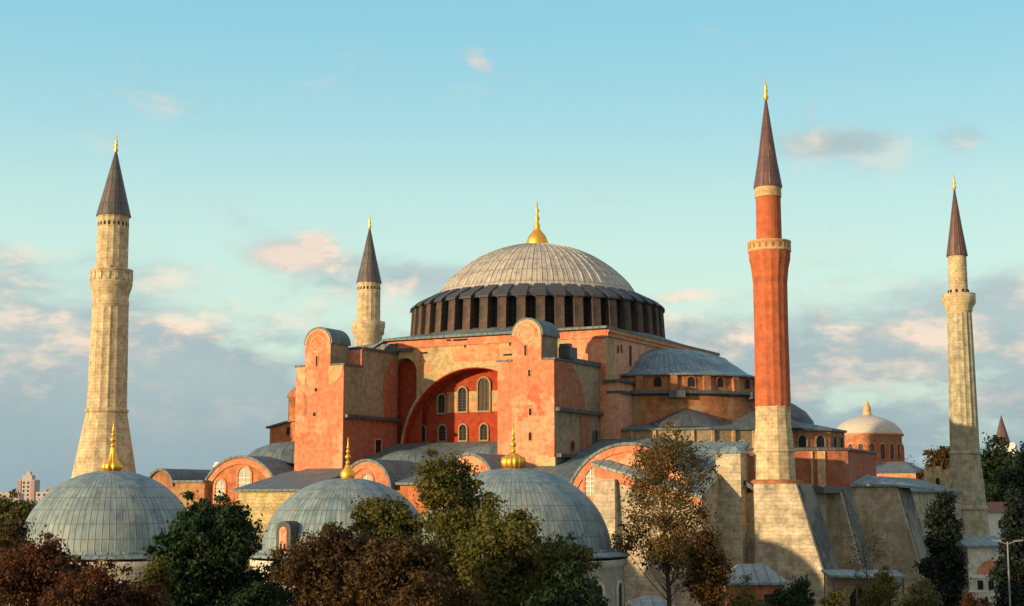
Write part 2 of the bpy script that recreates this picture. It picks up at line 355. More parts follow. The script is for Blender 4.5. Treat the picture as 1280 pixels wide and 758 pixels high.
def arch_pts(w, h, n=10):
    r = w / 2; return [(-r, 0)] + [(-r * math.cos(math.pi * k / n), h - r + r * math.sin(math.pi * k / n)) for k in range(n + 1)] + [(r, 0)]
def window(mb, o, t, n, w, h, fw=.22, proud=.18, fm=0, pm=1, bm=None, nb=(1, 3), flat=False):
    """arched window: o = middle of the sill on the wall face, t along the wall, n outwards; raised surround, pane set back, bars"""
    O = Vector(o); T = Vector(t).normalized(); N = Vector(n).normalized(); Z = Vector((0, 0, 1))
    P = lambda u, z, d: O + T * u + Z * z + N * d
    inn = [(-w / 2, 0), (-w / 2, h), (w / 2, h), (w / 2, 0)] if flat else arch_pts(w, h)
    ou = [(-w / 2 - fw, -fw), (-w / 2 - fw, h + fw), (w / 2 + fw, h + fw), (w / 2 + fw, -fw)] if flat else [(a, b - fw) if b == 0 else (a, b + fw) for a, b in arch_pts(w + 2 * fw, h)]
    k = len(inn); vs = [P(a, b, proud) for a, b in ou] + [P(a, b, proud) for a, b in inn] + [P(a, b, 0) for a, b in ou] + [P(a, b, .02) for a, b in inn]
    fs = []
    for i in range(k):
        j = (i + 1) % k; fs += [(i, j, k + j, k + i), (2 * k + i, 2 * k + j, j, i), (k + i, k + j, 3 * k + j, 3 * k + i)]
    mb.add(vs, fs, fm); mb.add([P(a, b, .025) for a, b in inn], [tuple(range(k))], pm)
    if bm is not None:
        for q in range(nb[0]):
            u = -w / 2 + w * (q + 1) / (nb[0] + 1); mb.hexa([P(u - .05, 0, .03), P(u + .05, 0, .03), P(u + .05, 0, .09), P(u - .05, 0, .09)],
                                                       [P(u - .05, h * .93, .03), P(u + .05, h * .93, .03), P(u + .05, h * .93, .09), P(u - .05, h * .93, .09)], bm)
        for q in range(nb[1]):
            z = (h - w * .35) * (q + 1) / (nb[1] + 1); mb.hexa([P(-w / 2, z - .04, .03), P(w / 2, z - .04, .03), P(w / 2, z - .04, .08), P(-w / 2, z - .04, .08)],
                                                   [P(-w / 2, z + .04, .03), P(w / 2, z + .04, .03), P(w / 2, z + .04, .08), P(-w / 2, z + .04, .08)], bm)
    return mb
def semi(cx, cz, r, n=24, z0=None, a0=180, a1=0):
    p = [(cx + r * math.cos(R(a0 + (a1 - a0) * k / n)), cz + r * math.sin(R(a0 + (a1 - a0) * k / n))) for k in range(n + 1)]
    if z0 is not None: p = [(p[0][0], z0)] + p + [(p[-1][0], z0)]
    return p
def archband(mb, cx, cz, r0, r1, y0, y1, mat=0, n=28, a0=180, a1=0):
    """ring segment standing in the XZ plane, r0..r1, extruded y0..y1"""
    A = semi(cx, cz, r1, n, None, a0, a1); B = semi(cx, cz, r0, n, None, a0, a1)
    for i in range(n):
        q = [A[i], A[i + 1], B[i + 1], B[i]]
        mb.add([(x, y0, z) for x, z in q] + [(x, y1, z) for x, z in q], [(3, 2, 1, 0), (4, 5, 6, 7), (1, 0, 4, 5), (3, 2, 6, 7)] + ([(0, 3, 7, 4)] if i == 0 else []) + ([(2, 1, 5, 6)] if i == n - 1 else []), mat)
    return mb

def at(pxx, D, z=None):
    """ground position seen in picture column pxx at distance D along the view axis"""
    a = (pxx - 640) / FPX
    d = Vector((-math.sin(HEAD), math.cos(HEAD))) * D / math.cos(PITCH); r = Vector((math.cos(HEAD), math.sin(HEAD))) * a * D
    return (CAM[0] + d.x + r.x, CAM[1] + d.y + r.y)
def hz(py, D):   # height of picture row py at distance D
    b = (379 - py) / FPX
    return CAM[2] + D * (math.sin(PITCH) + b * math.cos(PITCH))
G0 = 4.0

# ------------------------------------------------------------------ setting
g = MB(); g.add([(-9000, -2500, G0 - .02), (9000, -2500, G0 - .02), (9000, 12000, G0 - .02), (-9000, 12000, G0 - .02)], [(0, 1, 2, 3)])
tag(g.build('ground', 'ground'), kind='structure')
g = MB(); g.prism([(-60, -70), (70, -70), (70, 45), (-60, 45)], G0 - .5, G0 + .004)
tag(g.build('pavement', 'paving'), kind='structure')

# ------------------------------------------------------------------ the great mosque
mosque = empty('mosque', (0, 0, G0), 'huge domed red and cream mosque with half dome and square buttress towers', 'mosque')
mosque.location = (0, 0, 0)
P_ = lambda mb, name, mats, label=None: tag(mb.build(name, mats, mosque), label)

# --- square core
BX0, BX1, BY0, BY1 = -18.5, 18.5, -18., 19.2
w = MB(); w.box(BX0, BX1, BY0, BY0 + 2.6, 18, 39.9); sw = P_(w, 'wall', ['spandrel'], 'faded cream and orange wall round the great arch')
c1 = MB(); c1.extr_y(semi(.3, 26.6, 10.3, 40, 15), BY0 - 1, BY0 + 4); c2 = MB(); c2.extr_y(semi(-9.9, 36.6, 1.9, 16, 27.5), BY0 - 1, BY0 + 1.3)
cut(sw, [c1.build('c', 'dark'), c2.build('c', 'dark')])
w = MB(); w.box(-11.85, -7.9, BY0 + 1.2, BY0 + 1.29, 27.3, 38.7); w.build('niche', ['tymp'], sw)
w = MB(); w.box(-13.2, BX1, BY0 - .0 + .02, BY0 + 2.5, 39.9, 41.0); w.box(-13.3, BX1 + .06, BY0 - .22, BY0 + .02, 39.72, 39.92)
w.build('cornice_band', ['orange'], sw)
w = MB(); w.box(13., BX1 + .01, BY0 - .06, BY0, 36.0, 39.7); w.box(17.7, BX1 + .02, BY0 - .05, BY0, 20, 36.); w.build('corner_strip', ['orange'], sw)
for x0, x1, z, hh in ((-7.4, -6.4, 38.9, .22), (-3.6, -3.0, 40.35, .2), (-2.6, -.6, 40.3, .22), (4.6, 7.6, 38.1, .22), (5.4, 5.65, 39.3, .5), (6.2, 6.45, 39.2, .5), (-1, -.75, 39.4, .4)):
    w = MB(); w.box(x0, x1, BY0 - .06, BY0, z, z + hh); w.build('dark_joint', ['dark'], sw)
w = MB(); archband(w, .3, 26.6, 10.28, 10.62, BY0 - .06, BY0 + .3, n=40); w.build('arch_trim', ['spandrel'], sw)
w = MB(); archband(w, .3, 26.6, 10.17, 10.29, BY0 + .03, -15.52, n=40); w.box(-9.99, -9.87, BY0 + .03, -15.52, 22, 26.6); w.box(10.47, 10.59, BY0 + .03, -15.52, 22, 26.6); w.build('arch_soffit', ['tymp'], sw)
w = MB(); w.hexa([(-2.4, BY0 - .04, 37.7), (10.4, BY0 - .04, 37.4), (10.4, BY0, 37.4), (-2.4, BY0, 37.7)], [(-3.1, BY0 - .04, 39.7), (10.4, BY0 - .04, 39.7), (10.4, BY0, 39.7), (-3.1, BY0, 39.7)]); w.build('sunlit_coat', ['pinkorange'], sw)  # sunlit area beside the tower's shadow, painted in orange plaster

w = MB(); w.box(BX1 - 2.5, BX1, BY0 + 2.6, BY1, 18, 40.9); w.box(BX1 - 2.5, BX1 - .001, BY0 + .03, BY0 + 2.6, 39.9, 40.9); ew = P_(w, 'wall', ['pink'], 'pale pink side wall in shade')
w = MB(); w.box(BX1, BX1 + .35, BY0 + .1, BY1 + .3, 40.35, 40.95); w.box(BX1, BX1 + .2, BY0 + .1, BY1 + .2, 39.9, 40.35); w.build('cornice', ['pinkorange'], ew)
for y, z, hh, ww in ((-14.6, 38.2, .8, .35), (-13.6, 38.3, .9, .25), (-10.9, 36.9, 2.4, .5)):
    q = MB(); window(q, (BX1, y, z), (0, 1, 0), (1, 0, 0), ww, hh, .12, .06); q.build('window', ['redside', 'dark'], ew)
w = MB(); w.box(BX0, BX0 + 2.5, BY0 + 2.6, BY1, 18, 39.9); w.box(BX0 + 2.5, BX1 - 2.5, BY1 - 2.5, BY1, 18, 40.9); P_(w, 'wall', ['pink'])
w = MB(); w.box(BX1, BX1 + 1.6, BY0 + .05, BY0 + 4.2, 18, 34.3); bt = P_(w, 'buttress', ['pink'])
w = MB(); w.box(BX1 - .4, BX1 + 2.0, BY0 - .3, BY0 + 4.5, 34.3, 34.6); w.box(BX1, BX1 + 1.9, BY0 + .0, BY0 + 4.5, 33.0, 33.3); w.build('ledge', ['leaddark'], bt)

# lead roof of the core: square to circle
w = MB(); N = 96; outer = []; inner = []
for k in range(N):
    a = 2 * math.pi * k / N; ca, sa = math.cos(a), math.sin(a); s_ = 1 / max(abs(ca), abs(sa))
    x = ca * s_ * 18.9; y = sa * s_ * 18.7 + (.9 if sa > 0 else 0); zz = 41.02 if not (x < -13.4 and y < 0) else 40.1
    outer.append((x, y, zz)); inner.append((17.35 * ca, 17.35 * sa, 41.75))
low = [(x, y, z - .28) for x, y, z in outer]
w.add(outer + inner, [(k, (k + 1) % N, N + (k + 1) % N, N + k) for k in range(N)])
w.add(low + outer, [(k, (k + 1) % N, N + (k + 1) % N, N + k) for k in range(N)])
w.add([(x * .9, y * .9, z) for x, y, z in low] + low, [(k, (k + 1) % N, N + (k + 1) % N, N + k) for k in range(N)])
P_(w, 'roof', ['leadroof'])
w = MB(); w.box(-18.9, -8.6, BY0 - .5, BY0 + 1.0, 39.35, 39.6); w.box(-16.5, -11, BY0 - .35, BY0 + 2, 39.6, 40.4); P_(w, 'ledge', ['leaddark'])

# --- drum
dr = MB(); dr.lathe([(17.2, 41.5), (16.9, 41.95), (15.7, 42.0), (15.3, 46.6), (14.6, 47.1)], 80); drum = P_(dr, 'drum', ['drumstone'])
pier = None; NP = 44
for k in range(NP):
    a = 360. / NP * (k + .5)
    if pier is None:
        b = MB(); hw = .56
        pr_ = [(14.9, 41.7), (17.3, 41.7), (17.05, 45.85), (16.5, 46.4), (14.7, 47.3)]
        b.hexa([(x, -hw, z) for x, z in pr_], [(x, hw, z) for x, z in pr_])
        pier = b.build('pier', ['drumstone'], drum)
        c = MB(); cp = [(17.3, 45.75), (17.25, 46.0), (16.5, 46.6), (14.2, 47.75), (14.2, 47.5), (16.4, 46.3)]
        c.hexa([(x, -.72, z) for x, z in cp], [(x, .72, z) for x, z in cp]); cap = c.build('pier_cap', ['drumcap'], drum)
        wn = MB(); window(wn, (15.72, 0, 42.5), (0, 1, 0), (1, 0, .0), 1.05, 3.5, .16, .12, 0, 1, 0, (1, 4))
        win = wn.build('window', ['drumstone', 'glass'], drum)
        hd = MB(); ap = semi(0, 45.15, .72, 10)
        A = [(16.75, u, z) for u, z in ap] + [(16.35, 1.35 * (1 if i else -1), 46.55) for i in (1, 0)]
        Bq = [(14.9, u, z) for u, z in ap] + [(14.6, 1.35 * (1 if i else -1), 47.35) for i in (1, 0)]
        hd.hexa(A, Bq); head = hd.build('window_arch', ['drumcap'], drum)
        things4 = [pier, cap]; things5 = [win, head]
        for o in things4: o.rotation_euler.z = R(a)
        for o in things5: o.rotation_euler.z = R(a + 360. / NP / 2)
    else:
        for o in things4:
            q = o.copy(); COL.objects.link(q); q.rotation_euler.z = R(a)
        for o in things5:
            q = o.copy(); COL.objects.link(q); q.rotation_euler.z = R(a + 360. / NP / 2)

# --- main dome
prof = [(14.75, 46.6), (14.0, 47.5), (13.25, 48.3)]
for k in range(1, 15):
    a = R(90 - 52) + R(52) * k / 14; prof.append((16.75 * math.cos(a), 38.12 + 17.0 * math.sin(a)))
prof = [p for i, p in enumerate(prof) if i < 3 or p[0] < 13.1]
d = MB(); d.lathe(prof, 120, ucount=120, vlen=2.2); dome = P_(d, 'dome', ['leaddome'], 'great main dome of pale ribbed lead')
b = MB()
for k in range(60):
    a = R(6. * k)
    for i in range(2, len(prof) - 2):
        (r0, z0), (r1, z1) = prof[i], prof[i + 1]; wv = .045
        cs, sn = math.cos(a), math.sin(a)
        def pt(r, z, s, h): return ((r + h) * cs - s * sn, (r + h) * sn + s * cs, z + h * .6)
        b.add([pt(r0, z0, -wv, .0), pt(r0, z0, 0, .07), pt(r0, z0, wv, .0), pt(r1, z1, -wv, .0), pt(r1, z1, 0, .07), pt(r1, z1, wv, .0)], [(0, 1, 4, 3), (1, 2, 5, 4)])
b.build('rib', ['leaddome'], dome)['kind'] = 'stuff'
f = MB(); f.lathe([(1.45, 55.0), (1.5, 55.5), (1.2, 56.3), (.7, 56.9), (.35, 57.4), (.42, 57.8), (.25, 58.1), (.2, 58.5), (.38, 58.8), (.2, 59.1), (.15, 59.6), (.3, 59.9), (.12, 60.2), (.08, 61.1), (0, 61.2)], 24)
f.build('finial', ['gold'], dome)

# --- east half dome with its tiers
cx = BX1
sd_ = MB(); sd_.lathe([(14.0, 35.35), (14.05, 35.55), (12.2, 35.85), (10.8, 36.35), (9.5, 37.3), (7.8, 38.4), (5.5, 39.2), (2.6, 39.7), (0, 39.8)], 60, (cx, 0), -90, 90, ucount=48, vlen=2.4)
semi_d = P_(sd_, 'half_dome', ['leadsemi'], 'grey blue lead half dome leaning on the side wall')
w = MB(); w.lathe([(13.7, 33.5), (13.5, 35.4)], 60, (cx, 0), -90, 90, ucount=42, smooth=True)
for a in (-80, -63, -46, -29, -12, 5, 22, 39, 56, 73):
    ca, sa = math.cos(R(a)), math.sin(R(a)); T = Vector((-sa, ca, 0)); Nn = Vector((ca, sa, 0)); C0 = Vector((cx, 0, 0)) + Nn * 13.4
    w.hexa([C0 - T * .45 + Vector((0, 0, 33.4)), C0 + T * .45 + Vector((0, 0, 33.4)), C0 + T * .45 + Nn * .65 + Vector((0, 0, 33.4)), C0 - T * .45 + Nn * .65 + Vector((0, 0, 33.4))],
           [C0 - T * .45 + Vector((0, 0, 35.4)), C0 + T * .45 + Vector((0, 0, 35.4)), C0 + T * .45 + Nn * .5 + Vector((0, 0, 35.4)), C0 - T * .45 + Nn * .5 + Vector((0, 0, 35.4))])
w.build('window_tier', ['brickwall'], semi_d)
w0 = None
for a in (-71, -54, -38, -20, -4, 14):
    ca, sa = math.cos(R(a)), math.sin(R(a))
    q = MB(); window(q, (cx + 13.62 * ca, 13.62 * sa, 33.9), (-sa, ca, 0), (ca, sa, 0), .9, 1.3, .14, .08); q.build('window', ['redside', 'dark'], semi_d)
w = MB(); w.lathe([(13.6, 33.6), (14.9, 33.45), (15.0, 33.1), (14.2, 32.85)], 60, (cx, 0), -90, 90, smooth=False); 
for a in (-62, -20, 22):
    ca, sa = math.cos(R(a)), math.sin(R(a)); T = Vector((-sa, ca, 0)); Nn = Vector((ca, sa, 0)); C0 = Vector((cx, 0, 32.6)) + Nn * 13.5
    w.hexa([C0 - T * 1., C0 + T * 1., C0 + T * 1. + Nn * 1.75, C0 - T * 1. + Nn * 1.75], [C0 - T * 1. + Vector((0, 0, .8)), C0 + T * 1. + Vector((0, 0, .8)), C0 + T * 1. + Nn * 1.75 + Vector((0, 0, .8)), C0 - T * 1. + Nn * 1.75 + Vector((0, 0, .8))])
w.build('ledge', ['leaddark'], semi_d)
w = MB(); w.lathe([(14.3, 27.5), (14.2, 32.9)], 60, (cx, 0), -90, 90); w.build('lower_wall', ['brickwall'], semi_d)

def polyroof(mb, pts, z, top, zt, over=.35, th=.25, mat=0):
    """eaves slab along a polygon rising to an inner polygon"""
    n = len(pts); cxx = sum(p[0] for p in pts) / n; cyy = sum(p[1] for p in pts) / n
    o_ = [(p[0] + (p[0] - cxx) * over / max(1, math.hypot(p[0] - cxx, p[1] - cyy)), p[1] + (p[1] - cyy) * over / max(1, math.hypot(p[0] - cxx, p[1] - cyy))) for p in pts]
    A = [(x, y, z) for x, y in o_]; B = [(x, y, z + th) for x, y in o_]; T = [(x, y, zt) for x, y in top]
    mb.hexa(A, B, mat); mb.add(B + T, [(i, (i + 1) % n, n + (i + 1) % n, n + i) for i in range(n)] + [tuple(range(n, 2 * n))], mat)

# --- lower east tier (side half domes)
tier = [(BX1, -17.2), (24, -17.0), (30.5, -15.4), (36.2, -10.2), (37.5, -6.5), (37.5, 6.5), (36.2, 10.2), (30.5, 15.4), (BX1, 17.2)]
w = MB(); w.prism(tier, 22, 28.55); tw = P_(w, 'apse_tier', ['greyside'], 'windowed wall under the half dome')
w = MB(); polyroof(w, tier, 28.55, [(BX1, -12.5), (24, -12), (27, -10.8), (30, -8.8), (31, -6), (31, 6), (30, 8.8), (27, 10.8), (BX1, 12)], 29.75); w.build('roof', ['leadroof'], tw)
for sx, sy in ((26.2, -11.6), (33.6, -6.2)):
    w = MB(); w.lathe([(5.2, 28.9), (4.4, 29.6), (2.8, 30.35), (1.2, 31.0), (0, 31.4)], 32, (sx, sy), ucount=24, vlen=2); w.build('conch_roof', ['leaddark'], tw)
w = MB(); w.lathe([(6.0, 29.2), (5.8, 30.2), (4.9, 31.4), (3.4, 32.4), (1.6, 33.0), (0, 33.2)], 40, (31.6, 1.5), ucount=30, vlen=2); w.build('conch_roof', ['leaddark'], tw)
import itertools
for (ax, ay), (bx, by) in ((tier[0], tier[1]), (tier[1], tier[2]), (tier[2], tier[3])):
    L = math.hypot(bx - ax, by - ay); T = Vector(((bx - ax) / L, (by - ay) / L, 0)); Nn = Vector((T.y, -T.x, 0)); k = int(L / 2.1)
    for i in range(k):
        c = Vector((ax, ay, 0)) + T * (L * (i + .5) / k)
        q = MB(); window(q, (c.x, c.y, 24.6), T, Nn, .85, 2.7, .16, .12, 0, 1, 2, (1, 4)); q.build('window', ['spandrel', 'glass', 'lattice'], tw)
        e = Vector((ax, ay, 0)) + T * (L * i / k) + T * .05
        q = MB(); q.hexa([e + Vector((0, 0, 23)), e + T * .34 + Vector((0, 0, 23)), e + T * .34 + Nn * .3 + Vector((0, 0, 23)), e + Nn * .3 + Vector((0, 0, 23))],
                         [e + Vector((0, 0, 28.5)), e + T * .34 + Vector((0, 0, 28.5)), e + T * .34 + Nn * .3 + Vector((0, 0, 28.5)), e + Nn * .3 + Vector((0, 0, 28.5))]); q.build('pilaster', ['spandrel'], tw)
# --- apse polygon
ap = [(34, -8.2), (37.3, -6.6), (40.9, -2.6), (41.1, 2.8), (38, 7.5), (33, 8.5)]
w = MB(); w.prism(ap, 20, 28.7); aw = P_(w, 'apse', ['brickwall'], 'rounded apse with arched windows')
w = MB(); polyroof(w, ap, 28.7, [(33.5, -3), (34.5, -2.4), (35.5, -1), (35.5, 1), (34.6, 2.5), (33, 3)], 30.2); w.build('roof', ['leadroof'], aw)
for (ax, ay), (bx, by) in ((ap[0], ap[1]), (ap[1], ap[2]), (ap[2], ap[3])):
    L = math.hypot(bx - ax, by - ay); T = Vector(((bx - ax) / L, (by - ay) / L, 0)); Nn = Vector((T.y, -T.x, 0))
    for u in ((.5,) if L < 4 else (.28, .74)):
        c = Vector((ax, ay, 0)) + T * (L * u); q = MB(); window(q, (c.x, c.y, 26.6), T, Nn, 1.1, 1.5, .2, .1); q.build('window', ['greyside', 'glass'], aw)
ap2 = [(33, -14.5), (38, -12.8), (43.8, -11.1), (45.15, -10.4), (44.6, 4), (33, 12)]
w = MB(); w.prism(ap2, G0, 26.1); lw = P_(w, 'lower_apse', ['redside'], 'worn red many sided wall')
w = MB(); polyroof(w, ap2, 26.1, [(33, -9), (37, -8), (40, -6), (41, -5), (41, 3), (33, 8)], 26.7); w.build('roof', ['leaddark'], lw)
(ax, ay), (bx, by) = ap2[1], ap2[2]; L = math.hypot(bx - ax, by - ay); T = Vector(((bx - ax) / L, (by - ay) / L, 0)); Nn = Vector((T.y, -T.x, 0))
for u, ww in ((.56, .22), (.68, .9)):
    e = Vector((ax, ay, 0)) + T * (L * u); q = MB(); q.hexa([e + Vector((0, 0, 18)), e + T * ww + Vector((0, 0, 18)), e + T * ww + Nn * .25 + Vector((0, 0, 18)), e + Nn * .25 + Vector((0, 0, 18))],
           [e + Vector((0, 0, 26)), e + T * ww + Vector((0, 0, 26)), e + T * ww + Nn * .25 + Vector((0, 0, 26)), e + Nn * .25 + Vector((0, 0, 26))]); q.build('pilaster', ['creamtrim'], lw)

# --- west half dome and its low wings
w = MB(); w.lathe([(11, 22), (11, 34.5), (11.4, 34.6), (9.5, 36), (6, 38), (3, 39.1), (0, 39.4)], 40, (BX0, 0), 90, 270, ucount=36, vlen=2); P_(w, 'half_dome', ['leadsemi'])
w = MB(); w.extr_y([(-33.4, 18), (-26, 18), (-26, 31.7), (-33.4, 30.2)], -15, 12); ww_ = P_(w, 'wing', ['brickorange'])
w = MB(); w.extr_y([(-33.8, 30.15), (-26, 31.75), (-26, 32.0), (-33.8, 30.4)], -15.4, 12.3); w.build('roof', ['leaddark'], ww_)
q = MB(); window(q, (-30.2, -15, 29.2), (1, 0, 0), (0, -1, 0), .6, 1.1, .12, .08); q.build('window', ['redside', 'dark'], ww_)
w = MB(); w.lathe([(1.5, 31), (1.5, 34.2), (1.7, 34.3), (1.7, 34.5), (1.3, 35.2), (.7, 35.7), (0, 35.9)], 20, (-29.2, -14)); P_(w, 'turret', ['brickorange'])

# --- deep red tympanum in the great arch
w = MB(); w.box(-10.4, 11, -15.5, -15.2, 22, 37.6); ty = P_(w, 'tympanum', ['tymp'], 'deep red wall with arched windows inside the great arch')
w = MB(); w.box(-4.9, 5.5, -15.56, -15.5, 31.45, 34.1); w.build('cream_panel', ['spandrel'], ty)
for k in range(-3, 4):
    x = .5 + 3.04 * k; q = MB(); window(q, (x, -15.5, 27.95), (1, 0, 0), (0, -1, 0), 1.0, 1.95, .2, .2, 0, 1, 2, (1, 3)); q.build('window', ['winframe', 'glass', 'lattice'], ty)
for x, z, hh, ww in ((-5.66, 31.5, 2.3, 1.0), (-2.6, 31.6, 3.0, 1.15), (.5, 31.6, 4.1, 1.6), (3.6, 31.6, 3.0, 1.15), (6.6, 31.5, 2.3, 1.0)):
    q = MB(); window(q, (x, -15.57, z), (1, 0, 0), (0, -1, 0), ww, hh, .22, .2, 0, 1, 2, (1 if ww < 1.5 else 2, 6)); q.build('window', ['winframe', 'glass' if ww < 1.5 else 'lattice', 'lattice'], ty)
w = MB(); archband(w, .3, 26.6, 9.9, 10.15, -15.9, -15.52, n=40); w.build('arch_soffit_band', ['tymp'], ty)

# --- buttress towers
def tower(x0, x1, yf, yw, zb, zs, n0, n1, zt, yhead, zback, side, label, slits, medz):
    b = MB(); b.box(x0, x1, yf, yw, zb, zs)
    if zback > zs + .1: b.box(x0 + .3, x1 - .005, yhead, yw, zs - .5, zback)
    r = (n1 - n0) / 2; cxx = (n0 + n1) / 2; cz = zt - r
    tw_ = P_(b, 'buttress_tower', ['orange2'], label)
    # east side coat
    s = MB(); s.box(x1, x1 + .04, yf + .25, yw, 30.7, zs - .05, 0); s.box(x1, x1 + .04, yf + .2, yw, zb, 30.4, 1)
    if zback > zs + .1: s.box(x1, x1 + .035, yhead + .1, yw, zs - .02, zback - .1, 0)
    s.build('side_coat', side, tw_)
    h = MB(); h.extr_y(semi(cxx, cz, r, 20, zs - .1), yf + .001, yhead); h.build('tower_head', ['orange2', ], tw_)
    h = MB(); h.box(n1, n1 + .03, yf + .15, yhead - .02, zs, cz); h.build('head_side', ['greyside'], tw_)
    h = MB(); archband(h, cxx, cz, r, r + .22, yf + .05, yhead + .25, n=20); h.build('barrel_roof', ['leadroof'], tw_)
    # flat lead covers on the shoulders and behind the head
    l = MB(); l.box(x0 - .15, n0 - .02, yf - .1, yhead + .1, zs, zs + .22); l.box(n1 + .04, x1 + .2, yf - .1, yhead + .1, zs, zs + .22)
    if zback > zs + .1: l.box(x0 + .1, x1 + .2, yhead + .02, yw - .02, zback, zback + .35)
    else: l.box(x0 + .0, x1 + .25, yhead + .3, yw - .02, zs + .0, zs + .55)
    l.build('lead_cover', ['leaddark'], tw_)
    l = MB(); l.box(x1 + .04, x1 + .55, yf + .2, yw - .02, 30.35, 30.75); l.build('ledge', ['leaddark'], tw_)
    # quarter-round plaster scrolls under the head, medallion ring
    c = MB()
    for sx, xx in ((1, n0), (-1, n1)):
        sp = abs((x0 if sx > 0 else x1) - xx) + .3
        px0 = xx - sx * (sp - .35)
        pts = [(px0, zs - .02)] + [(xx + sx * .25 - sx * (sp) * math.cos(R(a)) * .93, zs - .1 - 2.2 * math.sin(R(a))) for a in range(5, 91, 9)] + [(xx + sx * .25, zs - .02)]
        if sx < 0: pts = pts[::-1]
        c = MB(); c.extr_y(pts, yf - .05, yf + .01)
        if medz[1]: c.build('plaster_scroll', ['creamtrim'], tw_)
    md = MB(); archband(md, cxx, medz[0], r * .50, r * .57, yf - .05, yf + .02, n=32, a0=360); 
    ma = MB(); archband(ma, cxx, cz, r - .28, r - .02, yf - .04, yf + .02, n=20); ma.build('arch_trim', ['creamtrim'], tw_)
    md.build('medallion', ['creamtrim'], tw_)
    for x, z, hh, ww in slits:
        q = MB(); window(q, (x, yf, z), (1, 0, 0), (0, -1, 0), ww, hh, .08, .05, flat=True); q.build('window', ['orange', 'dark'], tw_)
    return tw_
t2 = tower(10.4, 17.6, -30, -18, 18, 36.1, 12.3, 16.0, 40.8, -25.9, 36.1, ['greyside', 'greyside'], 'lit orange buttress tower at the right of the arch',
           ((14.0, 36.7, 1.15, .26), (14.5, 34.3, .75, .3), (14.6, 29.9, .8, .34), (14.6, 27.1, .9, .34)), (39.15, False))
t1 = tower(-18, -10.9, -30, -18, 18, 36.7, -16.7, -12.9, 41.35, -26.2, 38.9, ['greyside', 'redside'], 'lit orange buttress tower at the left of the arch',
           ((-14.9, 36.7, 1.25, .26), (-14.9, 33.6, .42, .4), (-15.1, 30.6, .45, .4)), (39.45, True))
w = MB(); w.box(10.4 + 6.6, 17.64 + .1, -30.06, -29.8, 23, 25.2); w.box(15.3, 17.0, -30.07, -29.9, 22.8, 25.4); w.build('pale_patch', ['creamtrim'], t2)
w = MB(); w.extr_x([(-29.7, 30.8), (-22., 30.8), (-22.3, 32.2), (-23.1, 33.7), (-24.3, 35.0), (-25.6, 35.9), (-29.7, 35.9)], 17.64, 17.68); w.build('red_patch', ['redside'], t2)
w = MB(); w.extr_x([(-21.0, 30.8), (-18.05, 30.8), (-18.05, 38.5), (-19.3, 38.2), (-20.4, 37.3), (-21.2, 35.8), (-21.5, 33.5)], -10.86, -10.82); w.build('red_patch', ['redside'], t1)
w = MB(); w.box(17.64, 18.3, -29.7, -18.2, 25.2, 25.6); w.build('ledge', ['leaddark'], t2)
w = MB(); w.box(17.64, 17.72, -23.4, -20.9, 25.7, 30.3); w.build('red_panel', ['redside'], t2)
w = MB(); window(w, (17.72, -19.7, 25.7), (0, 1, 0), (1, 0, 0), .7, 2.8, .12, .25); w.build('window', ['leaddark', 'dark'], t2)
w = MB(); window(w, (17.64, -25.6, 26.1), (0, 1, 0), (1, 0, 0), .8, 1.0, .15, .1); w.build('window', ['redside', 'dark'], t2)
w = MB(); w.box(16.05, 17.6, -25.8, -24.0, 36.65, 37.9); w.box(16.2, 17.4, -25.9, -25.0, 37.9, 38.3); w.build('lead_cover', ['leaddark'], t2)
w = MB(); window(w, (-10.86, -22.4, 25.4), (0, 1, 0), (1, 0, 0), 1.3, 2.5, .15, .12, flat=True); w.build('door', ['pink', 'dark'], t1)
for q in (t1, t2):
    c = copy_tree(q, mosque); c.rotation_euler.z = math.pi; c['label'] = 'buttress tower on the far side of the core'

# --- south aisle with lead roof and round gables
w = MB(); w.extr_x([(-36, G0), (-18, G0), (-18, 27.3), (-36, 22.3)], -16, 26); w.extr_x([(-32, G0), (-18, G0), (-18, 27.3), (-32, 22.4)], -29.5, -16); aisle = P_(w, 'aisle', ['brickorange'])
w = MB(); w.extr_x([(-36.6, 22.15), (-18, 27.32), (-18, 27.6), (-36.6, 22.42)], -16.2, 26); w.extr_x([(-32.6, 22.25), (-18, 27.32), (-18, 27.6), (-32.6, 22.52)], -29.8, -16.2); w.build('roof', ['leadroof'], aisle)
for sx, sy, r, z in ((-4.5, -23.5, 5.2, 26.6), (6.5, -23, 4.6, 27.2), (-23.5, -22, 7.2, 28.0)):
    q = MB(); q.lathe([(r, z - r * .42), (r * .93, z - r * .3), (r * .75, z - r * .15), (r * .45, z - r * .04), (0, z)], 32, (sx, sy), ucount=28, vlen=2); q.build('saucer_dome', ['leadroof'], aisle)
def gable(cxx, yf, yb, cz, r, zb, mats, wins, label):
    g_ = MB(); g_.extr_y(semi(cxx, cz, r, 30, zb), yf, yf + .8); go = P_(g_, 'gable', [mats], label)
    g_ = MB(); archband(g_, cxx, cz, r, r + .3, yf - .3, yb, n=30); g_.build('barrel_roof', ['leadroof'], go)
    g_ = MB(); archband(g_, cxx, cz, r - .75, r - .05, yf - .16, yf + .02, n=30); g_.build('arch_trim', ['orange'], go)
    for x, z, hh, ww in wins:
        q = MB(); window(q, (x, yf, z), (1, 0, 0), (0, -1, 0), ww, hh, .25, .15, 0, 1, 2, (1, 4)); q.build('window', ['orange', 'paleglass', 'whitepaint'], go)
    return go
gable(-23.8, -33, -20, 19.4, 6.2, G0, 'brickorange', ((-26.9, 20.4, 2.6, 1.5), (-23.2, 20.6, 3.9, 1.9), (-19.6, 20.4, 2.2, 1.3)), 'round brick gable at the left with tall arched windows')
